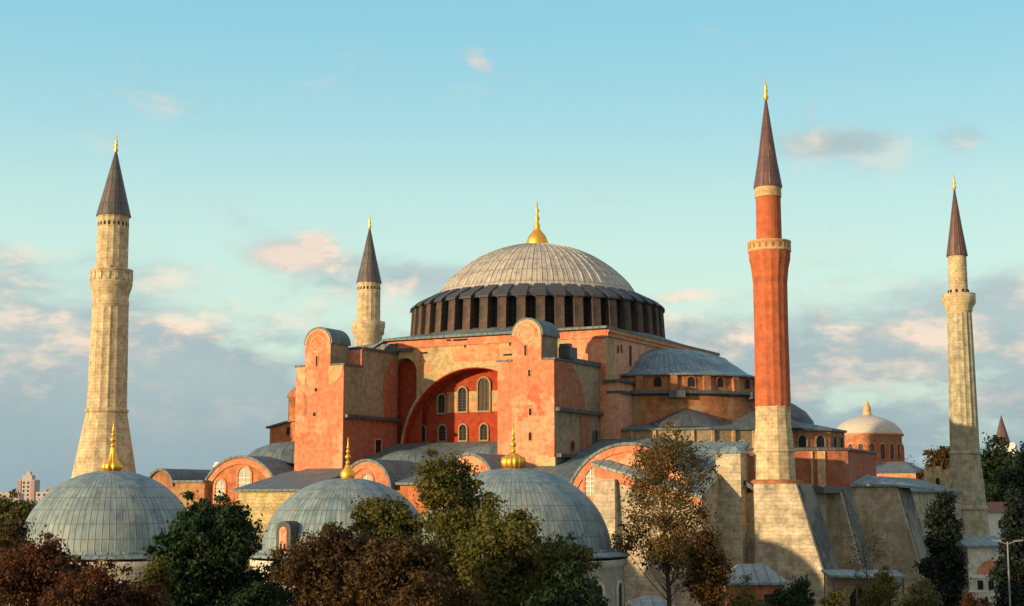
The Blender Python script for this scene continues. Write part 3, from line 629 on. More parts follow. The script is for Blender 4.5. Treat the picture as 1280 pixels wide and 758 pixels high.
gable(-2.7, -36.8, -29, 21.7, 3.1, G0, 'orange', ((-2.7, 21.0, 2.4, 1.5), (-4.6, 21.0, 1.4, .7), (-.8, 21.0, 1.4, .7)), 'low orange gable under the great arch')
gable(10.6, -36.8, -28, 22.4, 2.9, G0, 'orange', ((10.6, 21.6, 2., 1.3),), 'low orange gable beside the right tower')
gable(29.6, -36.8, -22, 18.9, 7.2, G0, 'orange2', ((25.3, 20.9, 3.0, 1.3),), 'big round orange gable at the right')
# lean-to block beside the big gable and its lead roof
w = MB(); w.hexa([(26.5, -38, G0), (38, -38, G0), (38, -24, G0), (26.5, -24, G0)], [(26.5, -38, 23.9), (38, -38, 20.6), (38, -24, 26.2), (26.5, -24, 26.2)]); lt = P_(w, 'lean_to', ['stone'])
w = MB(); w.hexa([(26.3, -38.12, 22.9), (37.9, -38.12, 19.7), (37.9, -38, 19.7), (26.3, -38, 22.9)], [(26.3, -38.12, 23.9), (37.9, -38.12, 20.6), (37.9, -38, 20.6), (26.3, -38, 23.9)]); w.build('cornice_band', ['orange'], lt)
w = MB(); w.hexa([(26.0, -38.5, 24.1), (38.2, -38.5, 20.65), (38.2, -23.8, 26.5), (27.6, -23.8, 26.7)], [(26.0, -38.5, 24.35), (38.2, -38.5, 20.9), (38.2, -23.8, 26.75), (27.6, -23.8, 26.95)]); w.build('roof', ['lead'], lt)
w = MB(); w.hexa([(25.2, -39.6, G0), (29.3, -39.6, G0), (29.3, -38, G0), (25.2, -38, G0)], [(26.6, -38.6, 22.6), (28.8, -38.6, 22.6), (28.8, -38, 22.6), (26.6, -38, 22.6)]); w.build('buttress', ['stone'], lt)
# left-hand stone block with its flat lead roof
w = MB(); w.hexa([(-14.5, -45, G0), (-2.5, -45, G0), (-2.5, -36, G0), (-14.5, -36, G0)], [(-14.5, -45, 21.35), (-2.5, -45, 21.35), (-2.5, -36, 22.6), (-14.5, -36, 22.6)]); lb = P_(w, 'annexe', ['rubble'], 'rubble stone block with flat lead roof')
w = MB(); w.hexa([(-15, -45.5, 21.4), (-5.6, -45.5, 21.4), (-9.2, -29, 23.9), (-19, -29, 23.9)], [(-15, -45.5, 21.65), (-5.6, -45.5, 21.65), (-9.2, -29, 24.15), (-19, -29, 24.15)]); w.build('roof', ['leadroof'], lb)

# --- east side buttresses and walls in stone
def batter(x0, x1t, x1b, y0, y1, zt, zb=G0, mats=('stone', 'shadeface')):
    b = MB(); b.hexa([(x0, y0, zb), (x1b, y0, zb), (x1b, y1, zb), (x0, y1, zb)], [(x0, y0, zt), (x1t, y0, zt), (x1t, y1, zt), (x0, y1, zt)])
    o = P_(b, 'buttress', [mats[0]])
    L = Vector((x1b - x1t, 0, zb - zt)).normalized(); n = Vector((-L.z, 0, L.x)) * .12
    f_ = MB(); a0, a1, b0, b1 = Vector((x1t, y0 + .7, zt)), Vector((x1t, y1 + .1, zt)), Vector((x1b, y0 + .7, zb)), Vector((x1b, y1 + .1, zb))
    f_.hexa([a0, a1, b1, b0], [a0 + n, a1 + n, b1 + n, b0 + n]); f_.build('shaded_weathered_slope', [mats[1]], o)  # sheet carrying the slope's shade in its dark colour
    return o
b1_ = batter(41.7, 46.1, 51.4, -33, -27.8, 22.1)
batter(41.5, 47.3, 51.6, -21.8, -17.8, 21.7, mats=('stone2', 'shadeface'))
batter(45.2, 50.4, 55.2, -10, -4.2, 21.9, mats=('stone2', 'shadeface'))
w = MB(); w.hexa([(45.2, -10.3, 21.95), (50.6, -10.3, 21.95), (53.2, -3.6, 21.5), (45.2, -3, 23.2)], [(45.2, -10.3, 22.3), (50.6, -10.3, 22.2), (53.2, -3.6, 21.75), (45.2, -3, 23.5)]); P_(w, 'wall_cap', ['lead'])
w = MB(); w.box(44, 50, -4, 26, G0, 21.3); w2 = P_(w, 'wall', ['stone2']); w = MB(); w.hexa([(44, -4, 21.35), (50.4, -4, 21.35), (50.4, 26, 21.35), (44, 26, 21.35)], [(44, -4, 23.4), (50.4, -4, 21.6), (50.4, 26, 21.6), (44, 26, 23.4)]); w.build('roof', ['leadroof'], w2)
w = MB(); w.box(36, 46, -31.4, -20, G0, 21.2); P_(w, 'wall', ['stone2'])
w = MB(); w.box(41, 47.4, -27.8, -17.6, 21.2, 21.9); P_(w, 'wall_cap', ['leaddark'])
w = MB(); w.box(37.7, 40.35, -33, -30.2, G0, 25.2); pp = P_(w, 'pier', ['stone'], 'square stone pier with pyramid cap')
w = MB(); w.hexa([(37.45, -33.25, 25.2), (40.6, -33.25, 25.2), (40.6, -30, 25.2), (37.45, -30, 25.2)], [(38.6, -32.1, 25.95), (39.5, -32.1, 25.95), (39.5, -31.1, 25.95), (38.6, -31.1, 25.95)]); w.build('pier_cap', ['lead'], pp)
w = MB(); w.hexa([(40.4, -32.2, 22.0), (41.7, -32.9, 21.4), (41.7, -30, 21.4), (40.4, -30, 22.0)], [(40.4, -32.2, 22.5), (41.7, -32.9, 21.8), (41.7, -30, 21.8), (40.4, -30, 22.5)]); P_(w, 'ledge', ['leaddark'])
# narthex blocks at the far left
w = MB(); w.extr_y(semi(-35.6, 22.2, 1.9, 14, G0), -34, -12)
w.box(-33.7, -28.6, -34, -12, G0, 22.6); w.box(-38.5, -37.5, -33, -12, G0, 22.3); nx = P_(w, 'narthex', ['brickwall'])
w = MB(); archband(w, -35.6, 22.2, 1.9, 2.2, -34.3, -12, n=14); w.box(-33.5, -28.6, -34.3, -12, 22.6, 22.9); w.box(-39, -37.7, -33.3, -12, 22.3, 22.6); w.build('roof', ['leadroof'], nx)
w = MB(); archband(w, -39.5, 21.6, 2., 2.3, -30.3, -12, n=14); w.extr_y(semi(-39.5, 21.6, 2., 14, G0), -30, -12, 0); w.build('vault', ['pink'], nx)
w = MB(); w.box(-29.6, -28.9, -31, -30.3, 22.9, 25.2); w.box(-29.75, -28.75, -31.15, -30.15, 24.6, 24.8); P_(w, 'chimney', ['whitepaint'])

# ------------------------------------------------------------------ minarets
def minaret(name, x, y, label, parts, finial_z, n=24, flute=0.):
    mt = empty('minaret', (x, y, G0), label, 'minaret', 'minarets round the great mosque')
    for nm, prof, mats, seg, kw in parts:
        b = MB(); b.lathe([(r, z - G0) for r, z in prof], seg, smooth=kw.pop('smooth', seg > 20), **kw); b.build(nm, mats, mt)
    z = finial_z - G0
    f = MB(); f.lathe([(.10, z), (.32, z + .35), (.12, z + .7), (.26, z + 1.0), (.1, z + 1.3), (.2, z + 1.55), (.07, z + 1.8), (.05, z + 2.5), (0, z + 2.6)], 12)
    f.lathe([(.05, z + 2.5)] + [(.0, z + 2.55)], 8); f.build('finial', ['gold'], mt)
    return mt
def dents(mt, r, z, k, w, h, mat, name='balcony_bracket', d=.14):
    b = MB(); b.box(r - .1, r + d, -w, w, z - G0, z - G0 + h); o = b.build(name, [mat], mt)
    for i in range(k):
        q = o if i == 0 else o.copy()
        if i: COL.objects.link(q)
        q.rotation_euler.z = 2 * math.pi * (i + .5) / k

mt = minaret('sw', -43, -36.2, 'stout pale stone minaret behind the left tomb dome, leftmost of the four', [
    ('base', [(4.6, G0), (4.6, 20), (4.15, 22.5), (3.7, 25), (2.55, 31.4), (2.72, 31.6), (2.72, 31.85), (2.45, 32.05)], ['minstone'], 16, dict(ucount=24)),
    ('shaft', [(2.42, 32.05), (2.22, 44.94)], ['minstone'], 48, dict(lobes=16, lobe=.07, smooth=False)),
    ('balcony', [(2.22, 44.9), (2.32, 45.2), (2.32, 45.7), (2.22, 46.0), (2.3, 46.6), (2.55, 47.4), (2.68, 48.0), (2.68, 48.2), (2.6, 48.2), (2.6, 49.6), (2.7, 49.65), (2.7, 49.85), (2.45, 49.85), (2.4, 48.3), (1.9, 48.3)], ['minstone'], 32, dict()),
    ('upper_shaft', [(1.98, 48.3), (1.92, 56.6), (2.05, 56.9)], ['minstone'], 48, dict(lobes=16, lobe=.05, smooth=False)),
    ('spire', [(2.2, 56.85), (2.18, 57.0), (1.2, 61.0), (.12, 65.5), (.05, 65.6)], ['spire'], 24, dict(ucount=16, vlen=1.6))], 65.3)
dents(mt, 1.93, 55.5, 20, .12, .5, 'dark', 'tile_band', .03); dents(mt, 2.62, 48.4, 16, .2, 1.0, 'minstone', 'balcony_panel', .08)
b = MB(); window(b, (1.45, -1.45, 48.5 - G0), (1, 1, 0), (1, -1, 0), .7, 1.6, .1, .05); b.build('door', ['minstone', 'dark'], mt)
mt = minaret('nw', -46.6, 28.3, 'pale stone minaret half hidden behind the left buttress tower', [
    ('base', [(4.4, G0), (4.4, 22), (2.6, 31), (2.35, 44)], ['minstone'], 16, dict(ucount=24)),
    ('balcony', [(2.3, 44), (2.3, 47.7), (2.65, 48.1), (2.65, 48.8), (2.8, 49.3), (2.8, 50.1), (2.6, 50.15), (2.55, 49), (1.95, 49)], ['minstone'], 32, dict()),
    ('upper_shaft', [(1.98, 49), (1.92, 56.4), (2.0, 56.8)], ['minstone'], 48, dict(lobes=16, lobe=.05, smooth=False)),
    ('spire', [(2.15, 56.75), (2.13, 56.9), (1.15, 61.2), (.12, 66.2), (.05, 66.3)], ['spire'], 24, dict(ucount=16, vlen=1.6))], 66.0)
dents(mt, 1.93, 55.5, 20, .12, .45, 'dark', 'tile_band', .03)
mt = minaret('se', 42.8, -29.6, 'tall red brick minaret on a pale stone base at the near corner', [
    ('base', [(2.55, 18), (2.5, 21.9), (2.4, 22.3), (2.2, 22.55), (2.12, 25.3), (2.22, 25.45), (2.1, 25.6), (1.98, 27.2), (1.85, 28.2), (1.84, 30.1)], ['minstone'], 12, dict(ucount=14)),
    ('base_ring', [(2.55, 21.95), (2.85, 22.1), (2.9, 22.35), (2.5, 22.55)], ['brickwall'], 24, dict()),
    ('shaft', [(1.82, 30.05), (1.74, 38), (1.76, 43.0), (1.92, 44.6), (2.12, 45.5), (2.16, 46.3)], ['minred'], 32, dict(lobes=16, lobe=.03, smooth=False)),
    ('balcony', [(1.9, 46.2), (2.26, 46.3), (2.26, 46.5), (2.2, 46.55), (2.2, 47.2), (2.28, 47.25), (2.28, 47.4), (2.05, 47.4), (2.0, 46.6), (1.3, 46.6)], ['creamtrim'], 32, dict()),
    ('upper_shaft', [(1.33, 46.6), (1.3, 52.2)], ['minred'], 24, dict(smooth=False)),
    ('collar', [(1.38, 52.15), (1.38, 53.1), (1.42, 53.25)], ['creamtrim'], 24, dict()),
    ('spire', [(1.5, 53.2), (1.5, 53.35), (1.0, 56.3), (.1, 62.8), (.04, 62.9)], ['spirered'], 24, dict(ucount=12, vlen=1.6))], 62.7)
dents(mt, 2.2, 46.6, 20, .1, .5, 'brickorange', 'balcony_panel', .05)
mt = minaret('ne', 48.6, 37, 'slender pale stone minaret at the right with a brown spire', [
    ('base', [(4.0, G0), (3.6, 8), (3.05, 13.3), (2.75, 19.0), (2.9, 19.2), (2.88, 19.5), (2.7, 19.65), (2.08, 26.7), (2.22, 26.95), (2.2, 27.2), (1.98, 27.4)], ['minstone2'], 12, dict(ucount=16)),
    ('shaft', [(1.98, 27.4), (1.72, 43.6), (1.65, 46.8)], ['minstone2'], 48, dict(lobes=16, lobe=.10, smooth=False)),
    ('balcony', [(1.65, 46.8), (1.85, 47.3), (1.8, 47.5), (2.15, 48.1), (2.3, 48.4), (2.3, 49.6), (2.2, 49.65), (2.1, 48.6), (1.3, 48.6)], ['minstone'], 32, dict(lobes=16, lobe=.06)),
    ('upper_shaft', [(1.32, 48.6), (1.28, 55.0), (1.36, 55.15)], ['minstone'], 24, dict(smooth=False)),
    ('spire', [(1.48, 55.1), (1.48, 55.25), (.85, 59.4), (.1, 64.9), (.04, 65)], ['spirered'], 24, dict(ucount=12, vlen=1.6))], 64.8)
dents(mt, 1.45, 49.7, 10, .12, .5, 'dark', 'balcony_opening', .03)

# ------------------------------------------------------------------ domed tombs in front
def tomb(x, y, prof, eave, label, mat, fin, N=96, wins=16, wallmat='turbewall', rz=0.):
    tb = empty('tomb', (x, y, G0), label, 'tomb', 'domed tombs in front of the mosque')
    pz = [(r, z - G0) for r, z in prof]
    d = MB(); d.lathe(pz, 96, ucount=N, vlen=1.25); do = d.build('dome', [mat], tb)
    rz0, zz0 = prof[0]; er, ez = eave
    e = MB(); e.lathe([(rz0 - .2, zz0 + .12 - G0), (er - .7, ez + .16 - G0), (er, ez - G0), (er, ez - .1 - G0), (er - .55, ez - .14 - G0)], 96, ucount=N, vlen=3.); e.build('eaves_roof', [mat], tb)
    w = MB(); w.lathe([(er - .5, 0), (er - .5, ez - .9 - G0), (er - .25, ez - .8 - G0), (er - .25, ez - .3 - G0)], 64, smooth=True); wo = w.build('drum', [wallmat], tb)
    for k in range(wins):
        a = R(360. / wins * k + 7); ca, sa = math.cos(a), math.sin(a)
        q = MB(); window(q, ((er - .5) * ca, (er - .5) * sa, ez - 4.6 - G0), (-sa, ca, 0), (ca, sa, 0), 1.0, 2.6, .22, .14, 0, 1, 2, (1, 4)); q.build('window', [wallmat, 'glass', 'lattice'], tb)
    b = MB(); n_ = 64; b.lathe([(rz0 - .02, zz0 + .22 - G0), (rz0 + .12, zz0 + .28 - G0), (rz0 + .15, zz0 + .16 - G0), (rz0 + .12, zz0 + .04 - G0)], 120, lobes=90, lobe=.02); b.build('dome_rim', ['lead'], tb)
    zt = prof[-1][1] - G0
    f = MB()
    if fin == 'melon': f.lathe([(.45, zt - .1), (.78, zt + .08), (.88, zt + .45), (.82, zt + .8), (.5, zt + .95), (.25, zt + 1.15)], 48, lobes=14, lobe=.3); z0 = zt + 1.1
    elif fin == 'bell': f.lathe([(.4, zt - .1), (.68, zt + .05), (.82, zt + .35), (.6, zt + .68), (.3, zt + 1.0), (.2, zt + 1.5), (.15, zt + 1.95)], 48, lobes=10, lobe=.35); z0 = zt + 1.9
    else: f.lathe([(.5, zt - .1), (.62, zt + .1), (.6, zt + .45), (.3, zt + .8), (.18, zt + 1.1)], 24); z0 = zt + 1.05
    for k, (r, h) in enumerate(((.19, .28), (.24, .36), (.16, .25), (.12, .18))):
        f.lathe([(.07, z0), (r, z0 + h * .6), (r, z0 + h * .9), (.07, z0 + h * 1.5)], 16); z0 += h * 1.5
    f.lathe([(.07, z0), (.05, z0 + .7), (0, z0 + .72)], 8); f.build('finial', ['gold'], tb)
    return tb
def dprof(r0, z0, zt, k=1.05, n=16):
    H = zt - z0; out = []
    for i in range(n + 1):
        a = R(90) * i / n; out.append((r0 * math.cos(a) ** (.92), z0 + H * math.sin(a) ** k))
    out[-1] = (.0, zt); return out
tomb(38, -77.5, dprof(7.45, 16.6, 22.9), (8.85, 16.45), 'tomb with smooth grey dome and pale drum left of the autumn tree', 'lead', 'melon')
tm = tomb(21.0, -75, dprof(7.0, 16.2, 22.3), (8.1, 16.0), 'middle tomb with pale ribbed dome and a dormer with orange-lit panel', 'lead', 'ball')
tomb(2.3, -82.8, dprof(7.35, 16.15, 22.95), (8.5, 15.95), 'tomb with blue grey dome at the left under the stout minaret', 'lead', 'bell', 84)
# dormer on the middle tomb
dv = Vector((CAM[0] - 21.0, CAM[1] + 75, 0)).normalized(); a = math.atan2(dv.y, dv.x) - R(41); ca, sa = math.cos(a), math.sin(a)
def dl(r, tt, z): return Vector((ca * r - sa * tt, sa * r + ca * tt, z - G0))
b = MB(); pts = [(u, 15.9 + z) for u, z in arch_pts(1.55, 2.95)]
b.hexa([dl(7.55, u, z) for u, z in pts], [dl(5.0, u, z) for u, z in pts]); dm = b.build('dormer', ['drumcap'], tm)
b = MB(); pts = [(u, 16.3 + z) for u, z in arch_pts(.8, 2.1)]
b.hexa([dl(7.6, u, z) for u, z in pts], [dl(7.5, u, z) for u, z in pts]); b.build('orange_lit_panel', ['orange'], dm)  # orange light on the plaster, put into the panel's colour
b = MB()
for u in (-.2, .2): b.hexa([dl(7.63, u - .1, 16.5), dl(7.63, u + .1, 16.5), dl(7.55, u + .1, 16.5), dl(7.55, u - .1, 16.5)], [dl(7.63, u - .1, 17.1), dl(7.63, u + .1, 17.1), dl(7.55, u + .1, 17.1), dl(7.55, u - .1, 17.1)])
b.build('dormer_pane', ['dark'], dm)

# ------------------------------------------------------------------ other buildings
# church with orange drum far right
ch = empty('church', (4.8, 150.4, G0), 'brick church with white topped dome beyond the mosque at the right', 'church')
w = MB(); w.lathe([(7.3, 0), (7.3, 34.3 - G0), (7.75, 34.5 - G0), (7.8, 34.9 - G0), (7.5, 35.0 - G0)], 48); w.build('drum', ['eirenewall'], ch)
w = MB(); w.lathe([(7.6, 34.95 - G0), (7.2, 35.9 - G0), (6.0, 37.2 - G0), (4.2, 38.2 - G0), (2.2, 38.85 - G0), (0, 39.1 - G0)], 48, ucount=40, vlen=2.5); w.build('dome', ['churchdome'], ch)
w = MB(); w.lathe([(2.6, 38.65 - G0), (1.2, 39.1 - G0), (.9, 39.4 - G0), (.8, 41.0 - G0), (.3, 42.0 - G0), (0, 42.8 - G0)], 16); w.build('lantern', ['creamtrim'], ch)
w = MB()
w.lathe([(8.6, 0), (8.6, 28.4 - G0), (8.2, 28.8 - G0), (7.2, 28.8 - G0)], 48); w.build('lower_drum', ['eirenered'], ch)
for k in range(20):
    a = R(18 * k + 3); cc, ss = math.cos(a), math.sin(a)
    q = MB(); window(q, (7.3 * cc, 7.3 * ss, 29.2 - G0), (-ss, cc, 0), (cc, ss, 0), 1.15, 3.4, .2, .25); q.build('window', ['eirenewall', 'lattice'], ch)
    a += R(9); cc, ss = math.cos(a), math.sin(a); T = Vector((-ss, cc, 0)); N_ = Vector((cc, ss, 0)); c = N_ * 7.2
    q = MB(); q.hexa([c - T * .33 + Vector((0, 0, 24.7)), c + T * .33 + Vector((0, 0, 24.7)), c + T * .33 + N_ * .55 + Vector((0, 0, 24.7)), c - T * .33 + N_ * .55 + Vector((0, 0, 24.7))],
                     [c - T * .33 + Vector((0, 0, 28.2)), c + T * .33 + Vector((0, 0, 28.2)), c + T * .33 + N_ * .5 + Vector((0, 0, 28.2)), c - T * .33 + N_ * .5 + Vector((0, 0, 28.2))]); q.build('pilaster', ['eirenered'], ch)
w = MB(); w.box(-16, 14, -16, -4, 0, 22.0); w.hexa([(-16, -16, 22.), (14, -16, 22.), (14, 0, 22.), (-16, 0, 22.)], [(-16, -9, 24.2), (10, -9, 24.2), (10, -7, 24.2), (-16, -7, 24.2)]); w.build('nave', ['eirenewall', 'lead'], ch)
w = MB(); w.hexa([(-16.5, -16.5, 22.05), (14.5, -16.5, 22.05), (14.5, 0, 22.05), (-16.5, 0, 22.05)], [(-16, -8.5, 24.6), (10, -8.5, 24.6), (10, -8, 24.6), (-16, -8, 24.6)]); w.build('roof', ['leadroof'], ch)

# ruined stone tower behind the right minaret
x, y = at(1173, 265); rt_ = empty('ruined_tower', (x, y, G0), 'small ruined stone tower between church and right minaret', 'tower')
b = MB(); b.box(-2.1, 2.1, -2.1, 2.1, 0, hz(592, 265) - G0); zt = hz(592, 265) - G0
for u0, u1, hh in ((-2.1, -1.2, 1.1), (-.5, .6, 1.3), (1.3, 2.1, .9)): b.box(u0, u1, -2.1, -1.5, zt, zt + hh); b.box(u0, u1, 1.5, 2.1, zt, zt + hh * .8)
b.build('wall', ['rubble'], rt_); b = MB(); window(b, (-.3, -2.1, zt - 2.2), (1, 0, 0), (0, -1, 0), .7, 1.4, .1, .05); b.build('window', ['rubble', 'dark'], rt_); rt_.rotation_euler.z = R(20)

# pavilion at the lower right
x, y = at(1226, 190); kz = hz(683, 190) - G0; kv = empty('pavilion', (x, y, G0), 'small cream pavilion with orange arch and lead roof at the right', 'pavilion', rz=HEAD)
b = MB(); b.box(-2.7, 2.6, -2.5, 5, 0, kz); b.build('wall', ['turbewall'], kv)
b = MB(); b.hexa([(-3.3, -3.1, kz), (3.2, -3.1, kz), (3.2, 5.3, kz), (-3.3, 5.3, kz)], [(-3.3, -3.1, kz + .22), (3.2, -3.1, kz + .22), (2.6, 3, kz + 1.3), (-2.8, 3, kz + 1.3)]); b.build('roof', ['lead'], kv)
b = MB(); b.extr_y(semi(.1, kz - 3.4, 1.75, 20), -2.56, -2.5); ko = b.build('arch_panel', ['orange'], kv)
b = MB(); b.box(-2.8, 2.7, -2.7, -2.5, kz - 3.85, kz - 3.45); b.box(-2.8, 2.7, -2.6, -2.5, kz - 5.6, kz - 5.4); b.build('string_course', ['whitepaint'], kv)
for u in (-1.3, .05, 1.4):
    q = MB(); window(q, (u, -2.5, kz - 5.3), (1, 0, 0), (0, -1, 0), .75, 1.15, .15, .1, flat=True); q.build('window', ['turbewall', 'glass'], kv)
for u in (-.6, .8, 2.):
    q = MB(); window(q, (u, -2.5, kz - 8.2), (1, 0, 0), (0, -1, 0), .35, 2., .15, .1, flat=True); q.build('window', ['turbewall', 'glass'], kv)
# white house with red roof beyond
x, y = at(1246, 240); wz = hz(640, 240) - G0; hb = empty('house', (x, y, G0), 'white house with red tiled roof behind the pavilion', 'house', rz=HEAD)
b = MB(); b.box(-1.8, 3.5, -3, 3, 0, wz); b.build('wall', ['whitepaint'], hb)
b = MB(); b.hexa([(-2.2, -3.4, wz), (3.9, -3.4, wz), (3.9, 3.4, wz), (-2.2, 3.4, wz)], [(-1.4, -.2, wz + 1.6), (3., -.2, wz + 1.6), (3., .2, wz + 1.6), (-1.4, .2, wz + 1.6)]); b.build('roof', ['tile'], hb)
for k in range(3):
    q = MB(); window(q, (-.6 + 1.5 * k, -3, wz - 2.6), (1, 0, 0), (0, -1, 0), .6, 1.3, .1, .06, flat=True); q.build('window', ['whitepaint', 'glass'], hb)
# tower with pointed roof far right
x, y = at(1256, 560); tz = hz(556, 560) - G0; tj = empty('palace_tower', (x, y, G0), 'distant tower with pointed brown spire above the far right trees', 'tower')
b = MB(); b.lathe([(2.6, 0), (2.6, tz)], 8, smooth=False); b.build('wall', ['whitepaint'], tj)
b = MB(); b.lathe([(3.2, tz), (3.1, tz + .3), (.1, tz + 11.2), (0, tz + 11.3)], 8, smooth=False); b.build('spire', ['spirered'], tj)
b = MB(); b.box(2.6, 5., -2, 2, 0, tz - .5); b.hexa([(2.4, -2.2, tz - .5), (5.2, -2.2, tz - .5), (5.2, 2.2, tz - .5), (2.4, 2.2, tz - .5)], [(2.8, -.3, tz + .8), (4.6, -.3, tz + .8), (4.6, .3, tz + .8), (2.8, .3, tz + .8)]); b.build('side_wing', ['whitepaint'], tj)

# low service roofs by the foot of the walls
def lodge(px_, D, py, wid, dep, label, rise=1.3, wall='brickorange', rz=0., hip=True):
    x, y = at(px_, D); z = hz(py, D) - G0; k = empty('lodge', (x, y, G0), label, 'lodge', rz=HEAD + rz)
    b = MB(); b.box(-wid / 2, wid / 2, -dep / 2, dep / 2, 0, z); b.build('wall', [wall], k)
    b = MB(); q = .25 if hip else .48
    b.hexa([(-wid / 2 - .5, -dep / 2 - .5, z), (wid / 2 + .5, -dep / 2 - .5, z), (wid / 2 + .5, dep / 2 + .5, z), (-wid / 2 - .5, dep / 2 + .5, z)],
           [(-wid / 2 - .5, -dep / 2 - .5, z + .15), (wid / 2 + .5, -dep / 2 - .5, z + .15), (wid / 2 + .5, dep / 2 + .5, z + .15), (-wid / 2 - .5, dep / 2 + .5, z + .15)])
    b.hexa([(-wid / 2 - .5, -dep / 2 - .5, z + .15), (wid / 2 + .5, -dep / 2 - .5, z + .15), (wid / 2 + .5, dep / 2 + .5, z + .15), (-wid / 2 - .5, dep / 2 + .5, z + .15)],
           [(-wid * q, -dep * .05, z + rise), (wid * q, -dep * .05, z + rise), (wid * q, dep * .05, z + rise), (-wid * q, dep * .05, z + rise)]); b.build('roof', ['lead'], k)
    q = MB(); window(q, (wid * .2, -dep / 2, z - 2.2), (1, 0, 0), (0, -1, 0), .9, 1.4, .15, .1, flat=True); q.build('window', [wall, 'dark'], k)
    q = MB(); window(q, (-wid * .2, -dep / 2, z - 2.2), (1, 0, 0), (0, -1, 0), .9, 1.4, .15, .1, flat=True); q.build('window', [wall, 'dark'], k)
    return k
lodge(938, 136, 728, 4.6, 7, 'low brick lodge with pale lead hip roof below the stone pier', 1.7)
lodge(812, 128, 756, 2.6, 5, 'small lodge roof at the foot of the autumn tree', .8)
# open shelter on posts
x, y = at(1078, 140); z = hz(720, 140) - G0; sh = empty('shelter', (x, y, G0), 'flat roofed lead shelter on posts under the battered walls', 'shelter', rz=HEAD)
b = MB(); b.hexa([(-3.6, -2, z), (3.4, -2, z - .1), (3.4, 2.5, z + .3), (-3.6, 2.5, z + .3)], [(-3.6, -2, z + .2), (3.4, -2, z + .1), (3.4, 2.5, z + .5), (-3.6, 2.5, z + .5)]); b.build('roof', ['lead'], sh)
for u in (-3.3, -1.2, 1., 3.1):
    b = MB(); b.bar((u, -1.8, 0), (u, -1.8, z), .09); b.build('post', ['wood'], sh)
    b = MB(); b.bar((u, 2.2, 0), (u, 2.2, z + .3), .09); b.build('post', ['wood'], sh)
b = MB(); b.box(-3.3, 3.1, 1.2, 2.1, 0, z); b.build('back_wall', ['stone'], sh)
b = MB(); b.extr_y([(-1.2, 0), (.4, 0), (.4, z - 2), (-.4, z - .8), (-1.2, z - 2)], 1.1, 1.18); b.build('doorway', ['dark'], sh)

# street lamp
x, y = at(1257, 112); z = hz(677, 112) - G0; la = empty('street_lamp', (x, y, G0), 'grey street lamp with two arms in front of the dark conifer', 'street lamp', rz=HEAD)
b = MB(); b.bar((0, 0, 0), (0, 0, z), .09, 0, 8, .06); b.build('pole', ['lampgrey'], la)
for s in (-1, 1):
    b = MB(); b.bar((0, 0, z - .2), (s * .6, 0, z + .02), .04); ao = b.build('arm', ['lampgrey'], la)
    b = MB(); b.hexa([(s * .5, -.14, z - .02), (s * 1.15, -.1, z + .06), (s * 1.15, .1, z + .06), (s * .5, .14, z - .02)], [(s * .5, -.1, z + .1), (s * 1.15, -.05, z + .14), (s * 1.15, .05, z + .14), (s * .5, .1, z + .1)]); b.build('lamp_head', ['lampgrey'], ao)

# distant city at the left
def block(px_, D, pyt, w, d, mat, label, rows=4, cols=4, roof=None):
    x, y = at(px_, D); z = hz(pyt, D) - G0; o = empty('apartment_block', (x, y, G0), label, 'building', 'distant houses of the city', rz=HEAD)
    b = MB(); b.box(-w / 2, w / 2, -d / 2, d / 2, 0, z); b.build('wall', [mat], o)
    if roof: b = MB(); b.hexa([(-w / 2 - .5, -d / 2 - .5, z), (w / 2 + .5, -d / 2 - .5, z), (w / 2 + .5, d / 2 + .5, z), (-w / 2 - .5, d / 2 + .5, z)], [(-w * .3, -.5, z + 2.5), (w * .3, -.5, z + 2.5), (w * .3, .5, z + 2.5), (-w * .3, .5, z + 2.5)]); b.build('roof', [roof], o)
    for r in range(rows):
        for c in range(cols):
            q = MB(); window(q, (-w / 2 + w * (c + .5) / cols, -d / 2, z - 3. * (r + 1)), (1, 0, 0), (0, -1, 0), w / cols * .4, 1.6, .1, .08, flat=True); q.build('window', [mat, 'glass'], o)
    return o
o = block(35, 1100, 600, 13, 12, 'farwhite', 'distant white and pink tower block at the far left horizon', 6, 4)
zt = hz(600, 1100) - G0; b = MB(); b.box(-3.5, 3.5, -4, 4, zt, zt + 3.5); b.box(-1.6, 1.6, -2, 2, zt + 3.5, zt + 6); b.build('roof_house', ['farwhite'], o)
b = MB(); b.box(-6.4, -3.6, -6.4, -6.0, 0, zt - .5); b.box(3.6, 6.4, -6.4, -6.0, 0, zt - .5); b.build('corner_panel', ['farpink'], o)
for px_, D_, py_, w_, lb_ in ((3, 1200, 615, 14, 'distant cream house at the very left edge'), (84, 1150, 611, 10, 'distant narrow pale house touching the left dome outline'), (66, 1250, 610, 9, 'distant pinkish house between two low pale houses'), (210, 1000, 610, 8, 'distant narrow house beside the left round roofs')):
    block(px_, D_, py_, w_, 9, 'farwhite' if px_ != 66 else 'farpink', lb_, 1, 3, None)
block(12, 1000, 617, 16, 10, 'farwhite', 'distant low cream house left of the far tower block', 1, 4, None)
block(58, 1050, 615, 12, 10, 'farwhite', 'distant low pale house right of the far tower block', 1, 3, None)
block(74, 1000, 613, 12, 10, 'farwhite', 'distant pale house beside the edge of the left dome', 1, 3, None)
block(196, 900, 612, 14, 10, 'farwhite', 'distant pale house right of the stout minaret base', 1, 3, None)
block(1140, 420, 586, 9, 8, 'farwhite', 'pale house among the trees right of the church', 1, 3, None)

